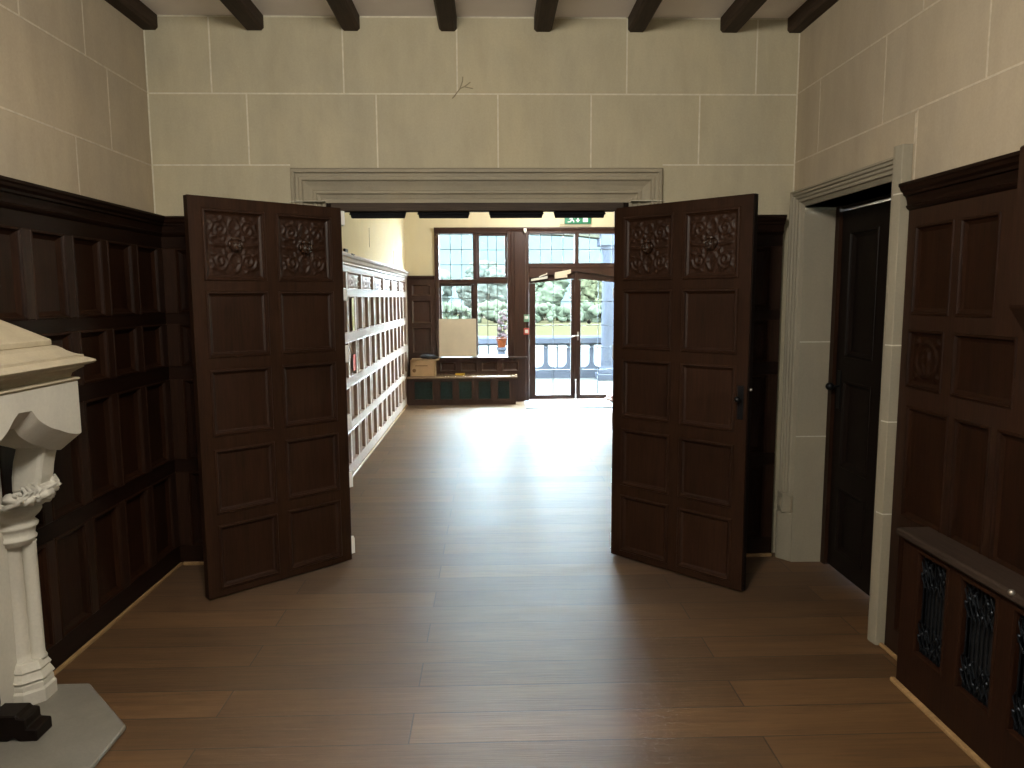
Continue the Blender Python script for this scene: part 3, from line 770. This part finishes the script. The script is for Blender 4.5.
# left dado of the hall: local u = world y
hd = struct(empty('trim_8', (-1.262, 0, 0), PI/2), 'sunlit oak panelling with a carved frieze along the left wall of the far hall', 'panelling')
cols = []
k = 11.02
while k > 5.0:
    cols.append((k-.285, k)); k -= .375
hrows = [(.115, .415), (.488, .81), (.888, 1.21), (1.29, 1.615)]
cells = [(a, b, c, d) for a, b in cols for c, d in hrows]
fr = [(cols[i+1][0], cols[i][1], 1.675, 1.832) for i in range(0, len(cols)-1, 2)]
frame(hd, (4.72, 11.28), (0, 1.90), cells+fr, W_SIDEF, .035)
for c in cells: panel(hd, *c, W_SIDE, PROF_DEEP)
for c in fr: panel(hd, *c, W_SIDE, PROF_DEEP, 'carved_panel', FRIEZE, 36, label='frieze panel carved with scrolls')
m = MB(); m.prism([(.033, 1.985), (-.04, 1.985), (-.044, 1.972), (-.036, 1.955), (-.026, 1.945), (-.02, 1.92), (-.008, 1.905), (-.012, 1.893), (0, 1.88), (.033, 1.88)], 'x', 4.72, 11.28)
m.build('cap_moulding', W_SIDEF, hd)
strip('baseboard_hall', [(-1.262, -1.243, 4.76, 10.87, 0, .022)], 'pale strip at the foot of the sunlit panelling in the far hall')

# window wall joinery: window
wn = struct(empty('window_1', (-.264, FY_, 0)), 'four-light leaded oak window beside the glazed doors', 'window')
wo = lambda m, n, mat, par=wn, **k: m.build(n, mat, par, **k)
OX = .264
def wbox(m, x0, x1, y0, y1, z0, z1): m.box(x0+OX, x1+OX, y0, y1, z0, z1)
m = MB(); wbox(m, -.842, -.775, -.03, .12, .69, 2.625); wbox(m, .255, .315, -.03, .12, .69, 2.625); wbox(m, -.775, .255, -.03, .12, 2.55, 2.625)
wbox(m, -.775, .255, -.02, .10, 1.80, 1.872); wbox(m, -.262, -.195, -.02, .10, .69, 1.80); wbox(m, -.262, -.195, -.02, .10, 1.872, 2.55)
wo(m, 'window_frame', W_FAR, bevel=.008)
m = MB(); m.prism([(-.05, 2.622), (-.05, 2.64), (.0, 2.64), (.0, 2.58), (-.035, 2.58)], 'x', -.842+OX, 2.32+OX); wo(m, 'head_moulding', W_FAR)
m = MB(); m.prism([(-.13, .69), (-.135, .678), (-.13, .665), (.1, .665), (.1, .70)], 'x', -.80+OX, .545+OX); wo(m, 'window_sill', W_FAR, bevel=.003)
def light(x0, x1, z0, z1, nc, zs, case=None):
    y = .05
    par = wn
    if case:
        m = MB(); c = .032
        wbox(m, x0, x0+c, .0, .07, z0, z1); wbox(m, x1-c, x1, .0, .07, z0, z1); wbox(m, x0+c, x1-c, .0, .07, z1-c, z1); wbox(m, x0+c, x1-c, .0, .07, z0, z0+c)
        par = wo(m, 'casement', W_FAR, bevel=.004)
        x0 += c; x1 -= c; z0 += c; z1 -= c
    m = MB(); wbox(m, x0, x1, y-.002, y+.002, z0, z1); wo(m, 'pane', GLASS, par)
    m = MB()
    for k in range(1, nc):
        x = x0+(x1-x0)*k/nc; wbox(m, x-.0045, x+.0045, y-.006, y+.006, z0, z1)
    for z in zs: wbox(m, x0, x1, y-.006, y+.006, z-.0045, z+.0045)
    wo(m, 'leading', LEAD, par)
light(-.775, -.262, 1.872, 2.55, 3, (2.32, 2.09))
light(-.195, .255, 1.872, 2.55, 3, (2.31, 2.09), True)
light(-.775, -.262, .70, 1.80, 3, (1.58, 1.38, 1.15, .92), True)
light(-.195, .255, .70, 1.80, 3, (1.585, 1.375, 1.165, .965))
# dark panelling left of the window, and below the sill
dp = struct(empty('trim_9', (0, 11.25, 0)), 'dark oak panelling in the corner left of the leaded window', 'panelling')
cells = [(-1.20, -.90, 1.20, 1.56), (-1.20, -.90, .75, 1.15), (-1.20, -.90, 1.62, 1.80)]
frame(dp, (-1.26, -.845), (0, 1.87), cells, W_FAR, .05)
for c in cells: panel(dp, *c, W_FAR)
m = MB(); m.prism([(.05, 1.925), (-.035, 1.925), (-.035, 1.905), (-.01, 1.87), (.05, 1.87)], 'x', -1.26, -.842); m.build('cap_moulding', W_FAR, dp)
bp = struct(empty('trim_10', (0, 11.22, 0)), 'dark oak panelling between the window sill and the bench', 'panelling')
cells = [(-.79+.318*i, -.79+.318*i+.26, .46, .62) for i in range(4)]
frame(bp, (-.845, .53), (0, .665), cells, W_FAR, .08)
for c in cells: panel(bp, *c, W_FAR)
# broad dark post between window and doors, and frame of the glazed doors
gp = struct(empty('trim_11', (1.31, FY_, 0)), 'dark oak frame and leaded transom lights around the glazed doors', 'door frame')
gb = lambda m, x0, x1, y0, y1, z0, z1: m.box(x0-1.31, x1-1.31, y0, y1, z0, z1)
for a, b in ((.315, .59), (2.03, 2.32)):
    m = MB(); gb(m, a, b, -.03, .12, 0, 2.625); gb(m, a+.045, b-.05, -.045, -.03, .0, 2.58); m.build('post', W_FAR, gp, bevel=.008)
m = MB(); gb(m, .59, 2.03, -.03, .12, 2.545, 2.625); gb(m, 1.284, 1.346, -.03, .12, 2.105, 2.545)
gb(m, .59, 2.03, -.035, .12, 2.035, 2.105)
m.prism([(-.72, 1.88), (0, 1.978), (.72, 1.88), (.72, 2.035), (-.72, 2.035)], 'y', -.03, .12)
m.build('transom', W_FAR, gp, bevel=.006)
for x0, x1 in ((.59, 1.284), (1.346, 2.03)):
    m = MB(); gb(m, x0, x1, .045, .049, 2.105, 2.545); m.build('pane', GLASS, gp)
    m = MB()
    for k in range(1, 4): x = x0+(x1-x0)*k/4; gb(m, x-.0045, x+.0045, .04, .054, 2.105, 2.545)
    gb(m, x0, x1, .04, .054, 2.31, 2.319); m.build('leading', LEAD, gp)
def gdoor(name, s, label):
    r = struct(empty(name, (1.31, FY_+.02, 0)), label, 'door')
    X = lambda a, b: (min(s*a, s*b), max(s*a, s*b))
    m = MB()
    a0, a1 = .075, .622
    m.box(*X(.003, a0), -.0, .05, .012, 1.86); m.box(*X(a1, .717), 0, .05, .012, 1.80); m.box(*X(a0, a1), 0, .05, .012, .085)
    m.prism([(s*a0, 1.868), (s*.003, 1.86), (s*.003, 1.993), (s*.717, 1.897), (s*.717, 1.80), (s*a1, 1.81)], 'y', 0, .05)
    m.build('door_frame', W_FAR, r, bevel=.003)
    m = MB(); m.prism([(s*a0, .085), (s*a1, .085), (s*a1, 1.812), (s*a0, 1.87)], 'y', .024, .028); m.build('pane', GLASS, r)
    m = MB(); c = (a0+a1)/2
    m.box(*X(c-.005, c+.005), .02, .032, .085, 1.84)
    for z in (.47, .819, 1.16, 1.522): m.box(*X(a0, a1), .02, .032, z-.005, z+.005)
    m.build('leading', LEAD, r)
    return r
g1 = gdoor('door_4', -1, 'left glazed door of the arched pair leading outside')
g2 = gdoor('door_5', 1, 'right glazed door of the arched pair leading outside, with a lever handle')
m = MB(); m.box(.018, .045, -.008, 0, .93, 1.06); m.tube([(.031, -.0, 1.0), (.031, -.045, 1.0), (.0, -.05, 1.0), (-.075, -.05, .985)], .010, 8); m.build('door_handle', BRASS, g2, smooth=True)
MB().box(-.022, .022, -.012, .0, .012, 1.97).build('meeting_strip', W_FAR, g2, bevel=.003)
m = MB(); m.box(-.012, .012, -.024, -.012, .03, .10); m.lathe([(.008, .02), (.008, .30), (.013, .31), (.013, .33)], (.0, -.026, 0), 10); m.build('bolt', STEEL, g2)
m = MB(); m.prism([(-.69, 1.835), (-.69, 1.868), (-.44, 1.915), (-.44, 1.875)], 'y', -.05, 0); m.tube([(-.57, -.05, 1.90), (-.46, -.07, 1.94), (-.45, -.04, 1.955)], .011, 6); m.build('door_closer', PLASTIC_W, g1, bevel=.004)['label'] = 'pale door closer along the top of the door'
m = MB(); m.prism([(-.33, 1.87), (-.33, 1.965), (-.085, 2.01), (-.085, 1.95), (-.14, 1.94), (-.14, 1.89)], 'y', -.06, -.002); m.build('closer_cover', BOARD, g1, bevel=.004)['label'] = 'pale box fixed at the meeting corner of the door'
m = MB(); m.lathe([(.034, -.002), (.034, .0), (.026, .0), (.026, -.002)], (.085+.12, .02, 1.21), 20, 'y')
m.build('sticker', plain('sticker_grey', (.35, .37, .36), .5), g2)

# window bench with grille panels
bn = empty('window_bench', (-.43, 10.9, 0), 0, 'low oak window bench with five dark green grille panels under the leaded window', 'bench')
B0, B1 = -.83, .795
cells = [(-.722, -.435), (-.34, -.137), (-.063, .15), (.232, .43), (.52, .712)]
cells = [(a, b, .075, .362) for a, b in cells]
frame(bn, (B0, B1), (0, .395), cells, W_FAR, .03, 'front_frame')
for c in cells:
    m = MB(); m.rings([rect(*c, q, y) for q, y in ((0, 0), (.004, -.004), (.012, -.003), (.014, .015))], fill=False); gm = m
    m = MB(); m.box(c[0], c[1], .018, .024, c[2], c[3])
    for k in range(1, 7): x = c[0]+(c[1]-c[0])*k/7; m.box(x-.003, x+.003, .012, .018, c[2], c[3])
    for k in range(1, 9): z = c[2]+(c[3]-c[2])*k/9; m.box(c[0], c[1], .012, .018, z-.003, z+.003)
    go = m.build('grille_panel', TEAL, bn); gm.build('panel_moulding', W_FAR, go, recalc=False)
m = MB(); m.box(B1-.03, B1, .03, .31, 0, .395); m.build('side_panel', W_FAR, bn)
m = MB(); m.prism([(-.025, .40), (-.03, .408), (-.028, .425), (-.018, .43), (.318, .43), (.318, .395), (-.02, .395)], 'x', B0+.0, B1+.025); m.build('seat_board', wood('bench_top_oak', (.20, .13, .08), (.38, .27, .18), 'x', .25, spec=.7), bn)
# cardboard box with a dark bag on top
cb = empty('cardboard_box', (-1.02, 11.06, .431), 0, 'open brown cardboard box on the left end of the window bench', 'box')
m = MB(); w, d, hh = .185, .12, .235
for (x0, x1, y0, y1) in ((-w, w, -d, -d+.006), (-w, w, d-.006, d), (-w, -w+.006, -d, d), (w-.006, w, -d, d)): m.box(x0, x1, y0, y1, 0, hh)
m.box(-w, w, -d, d, 0, .006); m.build('box_body', CARD, cb)
m = MB(); m.face([(-w, -d, hh), (-.02, -d, hh), (-.02, -d-.05, hh+.012), (-w+.01, -d-.05, hh+.01)]); m.face([(w, -d, hh), (w, d, hh), (w+.055, d-.01, hh+.02), (w+.06, -d+.01, hh+.008)]); m.face([(-w, d, hh), (w, d, hh), (w, d+.05, hh+.012), (-w, d+.05, hh+.01)])
fo = m.build('flap', CARD, cb); fo['kind'] = 'stuff'; sm = fo.modifiers.new('s', 'SOLIDIFY'); sm.thickness = .004
m = MB(); m.box(-.11, .075, -d-.0012, -d, .150, .162); m.lathe([(.028, -.0012), (.028, .0)], (-.125, -d, .085), 16, 'y'); m.build('printed_mark', plain('box_print', (.16, .09, .04), .8), cb)
m = MB(); m.blob((-.95, 11.06, .7185), .095, 3, (1.25, 1.1, .40), .10, 4); m.blob((-.86, 11.05, .7045), .055, 3, (1.3, 1, .45), .10, 6)
props(m.build('dark_bag', plain('black_cloth', (.012, .013, .018), .7), smooth=True), 'crumpled black cloth bag on top of the open cardboard box', 'bag')
m = MB(); m.prism([(-.785, 0), (-.222, 0), (-.222, .57), (-.785, .57)], 'y', 0, .012)
o = m.build('leaning_board', BOARD, loc=(0, 0, 0)); o.location = (0, 11.19, .703); o.rotation_euler = (-.03, 0, 0)
props(o, 'pale rectangular board leaning on the sill against the lower left window light', 'board')
m = MB(); m.box(-.54, -.40, 11.08, 11.12, .431, .456); m.box(-.52, -.42, 11.078, 11.0805, .438, .450)
props(m.build('spirit_level', plain('yellow_plastic', (.55, .35, .03), .45), bevel=.003), 'small yellow tool lying on the window bench beside the box', 'tool')

m = MB(); m.prism([(-1.292, 2.03), (-1.292, 1.90), (-1.272, 1.90), (-1.21, 1.985), (-1.272, 1.995), (-1.272, 2.03)], 'y', 6.60, 6.72)
props(m.build('wall_bracket', IRON), 'small black wedge-shaped bracket fixed above the near end of the sunlit panelling', 'bracket')
# signs and switches on the far wall
es = empty('exit_sign', (1.327, 11.29, 2.69), 0, 'green running man exit sign above the glazed doors', 'sign')
m = MB(); m.box(-.20, .20, -.035, .0, 0, .135); m.build('sign_body', plain('exit_green', (.0, .16, .075), .4, var=.03), es, bevel=.003)
WH = plain('sign_white', (.8, .82, .8), .4, var=.02)
m = MB(); Y = -.0365
def flat(pts, y=Y): m.prism(pts, 'y', y, y+.002)
flat([(.075, .025), (.15, .025), (.15, .118), (.075, .118)])                           # doorway
flat([(-.035, .058), (-.01, .058), (-.01, .11), (.010, .11), (.010, .058), (.035, .058), (0, .02)])   # arrow down
m.build('door_and_arrow', WH, es)
m = MB(); Y = -.0365
flat([(-.075+.012*math.cos(k*PI/5), .108+.012*math.sin(k*PI/5)) for k in range(10)])
flat([(-.115, .092), (-.085, .096), (-.075, .06), (-.105, .052)]); flat([(-.085, .095), (-.05, .078), (-.045, .086), (-.082, .100)]); flat([(-.115, .09), (-.135, .07), (-.128, .064), (-.108, .08)])
flat([(-.09, .058), (-.06, .05), (-.055, .02), (-.067, .02), (-.073, .042), (-.095, .048)]); flat([(-.105, .055), (-.12, .035), (-.155, .032), (-.155, .022), (-.112, .023), (-.09, .05)])
m.build('running_figure', WH, es)
m = MB(); m.tube([(1.06, 11.285, 2.645), (1.06, 11.285, 2.685), (1.13, 11.285, 2.688)], .004, 6); m.tube([(1.06, 11.285, 2.66), (1.52, 11.285, 2.66)], .004, 6)
props(m.build('sign_cable', plain('cable_grey', (.3, .27, .2), .6)), 'thin cable run on the cream wall below the exit sign', 'cable')
eb = empty('exit_button', (.545, 11.254, 1.275), 0, 'small white and green door release button on the dark post beside the glazed doors', 'button')
m = MB(); m.box(-.04, .04, -.02, 0, -.055, .055); m.build('back_plate', plain('plate_green', (.15, .3, .2), .4), eb, bevel=.003)
m = MB(); m.box(-.028, .028, -.026, -.02, -.012, .035); m.build('push_plate', WH, eb, bevel=.002)
fc = empty('fire_call_point', (.545, 11.254, 1.075), 0, 'small red fire alarm call point on the dark post below the door release button', 'alarm')
m = MB(); m.box(-.042, .042, -.025, 0, -.05, .05); m.build('housing', plain('alarm_red', (.42, .05, .04), .4), fc, bevel=.004)
m = MB(); m.box(-.025, .025, -.029, -.025, -.025, .028); m.build('break_glass', WH, fc)
m = MB(); m.box(.505, .55, 11.19, 11.268, 2.575, 2.62); m.blob((.527, 11.2, 2.565), .018, 2)
props(m.build('door_sensor', PLASTIC_W, bevel=.004), 'small white sensor on the head of the window frame above the dark post', 'sensor')
nt1 = MB().box(0, .17, -.002, 0, 0, .30).build('paper_notice', plain('notice_yellow', (.62, .58, .28), .7))
nt1.location = (-1.2655, 6.80, 1.30); nt1.rotation_euler = (0, 0, PI/2); props(nt1, 'pale yellow paper notice on the near end of the sunlit panelling', 'notice')
nt1.location.y = 6.78
nt2 = MB().box(0, .17, -.002, 0, 0, .15).build('fire_notice', plain('notice_red', (.55, .07, .06), .6))
nt2.location = (-1.2655, 6.76, .93); nt2.rotation_euler = (0, 0, PI/2); props(nt2, 'red fire notice on the near end of the sunlit panelling', 'notice')
m = MB(); m.box(.50, 2.28, 10.46, 11.2, 0.0, .012)
props(m.build('door_mat', plain('grey_matting', (.20, .215, .235), .95, var=.15, sc=60, spec=.05), bevel=.004), 'flat grey entrance mat inside the glazed doors', 'mat')
m = MB(); m.blob((1.96, 11.0, .07), .19, 4, (1.1, .75, .42), .12, 11)
for v in m.bm.verts: v.co.z = max(v.co.z, .013)
props(m.build('dust_cloth', plain('pink_cloth', (.70, .45, .40), .8), smooth=True), 'crumpled pale pink cloth on the floor by the right glazed door', 'cloth')

# ------------------------------------------------------------------ outside
PAVE = plain('pale_paving', (0.02380, 0.02312, 0.02176), .9, var=.1, sc=2, spec=0)
GSTONE = stone('parapet_stone', (0.01650, 0.01749, 0.02277), var=.1, tint=(1, 1, 1), spec=0)
LAWN = plain('dry_lawn', (0.00986, 0.00830, 0.00449), .95, var=.12, sc=.6, spec=0)
struct(MB().box(-9, 13, 11.62, 30, -.2, -.02).build('terrace', PAVE), 'pale paved terrace outside the glazed doors', 'ground')
struct(MB().box(-60, 70, 30, 75, -.3, -.04).build('lawn', LAWN), 'yellow-green lawn beyond the terrace', 'ground')
m = MB()
for a, b in ((-6.0, -3.1), (-3.1, 2.30), (2.30, 5.6), (5.6, 8.0)):
    n = 14; lo = [(a+.2+(b-a-.4)*k/n, 2.70+.10*math.sin(PI*k/n)**.6) for k in range(n+1)]
    m.prism([(a, 3.02), (a, 2.70)] + lo + [(b, 2.70), (b, 3.02)], 'y', 14.12, 14.48)
PCREAM = plain('porch_cream', (0.01632, 0.01530, 0.01156), .9, spec=0)
struct(m.build('porch_beam', PCREAM), 'cream beam of shallow arches over the porch pillars outside the glazed doors', 'beam')
pp = empty('parapet', (1.5, 14.7, -.02), 0, 'blue-grey pierced stone parapet along the terrace edge', 'parapet')
m = MB(); m.prism([(-.10, .66), (-.14, .70), (-.14, .80), (-.10, .837), (.10, .837), (.14, .80), (.14, .70), (.10, .66)], 'x', -5, 5); m.build('coping', GSTONE, pp)
m = MB(); m.box(-5, 5, -.09, .09, 0, .14); m.build('plinth', GSTONE, pp)
m = MB(); P = .46
def pierced(m, x0, x1, z0, z1, y0, y1):
    c = (x0+x1)/2; w = (x1-x0)/2
    a = w-.035; r = min(a, .12)
    lo = [(c-a, z1)] + [(c-a+r-r*math.cos(t*PI/12), z0+.08+r-r*math.sin(t*PI/12)) for t in range(7)]
    hi = [(2*c-x, z) for x, z in lo[::-1]]
    m.prism([(x0, z0), (x1, z0), (x1, z1)] + hi + lo[::-1][::-1][::1] [:0] + [(x, z) for x, z in [(c-a, z1)]][:0] + [(x, z) for x, z in lo[::-1]] + [(x0, z1)], 'y', y0, y1)
    m.box(c-.014, c+.014, y0+.03, y1-.03, z0+.08, z1)
# outline order: bottom-left, bottom-right, top-right, down the inner right side, along the rounded bottom, up the inner left side
def pierced2(m, x0, x1, z0, z1, y0, y1):
    c = (x0+x1)/2; a = (x1-x0)/2-.04; r = .12; zb = z0+.07
    left = [(c-a, z1)] + [(c-a+r-r*math.cos(t*PI/12), zb+r-r*math.sin(t*PI/12)) for t in range(7)]
    right = [(2*c-x, z) for x, z in left]
    m.prism([(x0, z0), (x1, z0), (x1, z1)] + right + left[::-1] + [(x0, z1)], 'y', y0, y1)
    m.box(c-.014, c+.014, y0+.03, y1-.03, zb, z1)
k = -5.0
while k < 4.8:
    pierced2(m, k, k+P, .14, .66, -.06, .06); k += P
m.build('tracery', GSTONE, pp)
for i, x in enumerate((-3.1, 2.30)):
    pl = empty('porch_pillar', (x, 14.3, -.02), 0, ['stone porch pillar at the far left end of the porch', 'grey stone porch pillar seen through the right glazed door'][i], 'pillar', 'porch pillars')
    m = MB(); m.lathe([(.19, 0), (.19, .2), (.16, .24), (.15, .3), (.145, 1.2), (.135, 2.4), (.15, 2.44), (.15, 2.5), (.2, 2.58)], (0, 0, 0), 20); m.build('shaft', GSTONE, pl, smooth=True)
    m = MB(); m.box(-.22, .22, -.22, .22, 2.58, 2.82); m.box(-.23, .23, -.23, .23, 0, .12); m.build('capital', GSTONE, pl, bevel=.01)
# flower pot seen through the window
fpn = empty('flower_pot', (.205, 14.1, -.02), 0, 'orange flower pot with pale pink blooms on a pedestal outside the leaded window', 'plant')
m = MB(); m.lathe([(.12, 0), (.12, .05), (.08, .08), (.07, .58), (.10, .62), (.10, .66)], (0, 0, 0), 16); m.build('pedestal', GSTONE, fpn)
m = MB(); m.lathe([(.07, .66), (.095, .80), (.108, .81), (.108, .86), (.09, .86), (.085, .83), (0, .83)], (0, 0, 0), 20); m.build('pot', plain('orange_clay', (.022, .0052, .0018), .7, spec=0), fpn)
m = MB(); rnd = random.Random(5)
for k in range(30): m.blob((rnd.uniform(-.05, .085), rnd.uniform(-.07, .07), .88+rnd.uniform(0, .44)), rnd.uniform(.022, .045), 2, (1, 1, 1), .25, k)
m.build('blooms', plain('pale_pink_bloom', (.019, .0125, .0135), .8, var=.3, sc=20, spec=0), fpn, smooth=True)
m = MB()
for k in range(6): m.tube([(0, 0, .82), (rnd.uniform(-.05, .06), rnd.uniform(-.06, .06), 1.0), (rnd.uniform(-.06, .08), rnd.uniform(-.06, .06), 1.25)], .006, 5)
m.build('stem', plain('stem_green', (.006, .010, .004), .8, spec=0), fpn)
# trees and hedge beyond the lawn
def leafmat(n, c): return plain(n, c, .9, var=.55, sc=2.6, spec=0, bmp=.5)
LM = [leafmat('leaf_green', (0.01467, 0.01642, 0.01105)), leafmat('leaf_blue_green', (0.01430, 0.01565, 0.01302)), leafmat('leaf_yellow_green', (0.01746, 0.01758, 0.01015))]
BARK = plain('bark', (.10, .075, .05), .9, var=.3)
tl = ['rounded green tree beyond the lawn, left of everything seen through the leaded window', 'blue-green tree beyond the lawn seen at the left edge of the leaded window', 'tall blue-green tree beyond the lawn seen through the middle of the leaded window',
      'bright green tree beyond the lawn seen through the left glazed door', 'yellow-green tree beyond the lawn seen through the right glazed door', 'blue-green tree beyond the lawn to the right of the glazed doors']
for i, (x, y, hh, r, mi) in enumerate(((-9.5, 56, 5.0, 2.4, 0), (-4.7, 53, 4.1, 2.1, 1), (-.4, 58, 4.5, 2.15, 1), (3.7, 52, 4.0, 1.95, 0), (7.6, 54, 4.2, 1.95, 2), (11.5, 52, 4.3, 1.9, 1))):
    t = empty('tree', (x, y, -.04), 0, tl[i], 'tree', 'trees beyond the lawn')
    m = MB(); m.tube([(0, 0, 0), (.05, 0, hh*.25), (0, .1, hh*.5)], [.28, .22, .12], 10); m.build('trunk', BARK, t, smooth=True)
    m = MB(); rnd = random.Random(i)
    for q in range(26):
        a = rnd.uniform(0, 6.28); e = rnd.uniform(-.9, .9); rr_ = r*.62
        m.blob((math.cos(a)*rr_*math.sqrt(1-e*e)*.9, math.sin(a)*rr_*math.sqrt(1-e*e)*.9, hh*.48+e*hh*.36), r*rnd.uniform(.3, .46), 3, (1, 1, .9), .26, i*20+q)
    m.build('crown', LM[mi], t, smooth=True)
m = MB()
pts = [(-70, -1)]
for k in range(41): pts.append((-70+k*4.0, 13.6+1.6*math.sin(k*.7)+.9*math.sin(k*1.9+1)+.4*math.sin(k*4.1)))
pts.append((90, -1))
m.prism(pts, 'y', 118, 150)
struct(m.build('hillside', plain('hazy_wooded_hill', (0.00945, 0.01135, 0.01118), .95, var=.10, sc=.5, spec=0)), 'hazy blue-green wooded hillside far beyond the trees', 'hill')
m = MB(); rnd = random.Random(12)
for k in range(330): m.blob((-14+k*.1+rnd.uniform(-.2, .2), 47+rnd.uniform(-.5, .4), .1+rnd.uniform(0, .95)), rnd.uniform(.2, .42), 2, (1, .8, .95), .26, k)
props(m.build('hedge', LM[0], smooth=True), 'long clipped green hedge at the far edge of the lawn', 'hedge', None, 'stuff')

m = MB(); m.box(-2.4, 2.4, -4.3, -4.1, 0, 3.5); m.box(-2.4, 2.4, -4.3, -3.3, 3.3, 3.5); m.box(-2.4, -2.2, -4.1, -3.3, 0, 3.3); m.box(2.2, 2.4, -4.1, -3.3, 0, 3.3)  # unseen box added to shut the sky out of the assumed rear window
struct(m.build('wall_sky_block', STONE_W), 'added stone walls keeping the sky out of the assumed window behind the viewer', 'wall')
# ------------------------------------------------------------------ light
w = bpy.data.worlds.new('sky'); S.world = w; w.use_nodes = True
bg = w.node_tree.nodes['Background']; bg.inputs[0].default_value = (.70, .87, 1.0, 1); bg.inputs[1].default_value = 170.0
def lamp(name, kind, loc, rot, energy, color=(1, 1, 1), **k):
    l = bpy.data.lights.new(name, kind); l.energy = energy; l.color = color
    for a, v in k.items(): setattr(l, a, v)
    o = bpy.data.objects.new(name, l); COL.objects.link(o); o.location = loc; o.rotation_euler = rot
    return o
lamp('sun', 'SUN', (5, 20, 20), (math.radians(-32), math.radians(26), 0), 2.0, (1, .95, .86), angle=.02)
# added area fills at two unseen, assumed windows, in place of the blocked sky
lamp('added_rear_fill', 'AREA', (-.05, -3.45, 1.9), (PI/2, 0, 0), 28, (1, .95, .86), shape='RECTANGLE', size=2.7, size_y=1.85)  # added fill, lights the front room from behind the viewer
lamp('added_hall_side_fill', 'AREA', (4.75, 8.75, 1.85), (0, PI/2, 0), 105, (1, .93, .80), shape='RECTANGLE', size=2.1, size_y=4.2)  # added fill, lights the hall from its unseen right side
lamp('hall_fill_light', 'POINT', (.9, 9.9, 3.0), (0, 0, 0), 105, (1, .97, .94), shadow_soft_size=.2)  # added fill, brightens the end wall of the hall
lamp('front_fill_light', 'POINT', (-.3, 1.0, 2.86), (0, 0, 0), 215, (1, .93, .80), shadow_soft_size=.22)  # added high fill for the stone walls and mantel
lamp('assumed_passage_lamp', 'POINT', (2.6, 3.8, 2.3), (0, 0, 0), 25, (1, 1, .97), shadow_soft_size=.1)  # assumed lamp behind the dark door, lights the gap above it

S.view_settings.view_transform = 'Standard'; S.view_settings.look = 'None'
S.view_settings.exposure = 0; S.view_settings.gamma = 1; S.view_settings.use_curve_mapping = False
S.cycles.max_bounces = 10; S.cycles.diffuse_bounces = 6; S.cycles.glossy_bounces = 4; S.cycles.transparent_max_bounces = 16
S.cycles.sample_clamp_indirect = 6
S.cycles.use_denoising = True
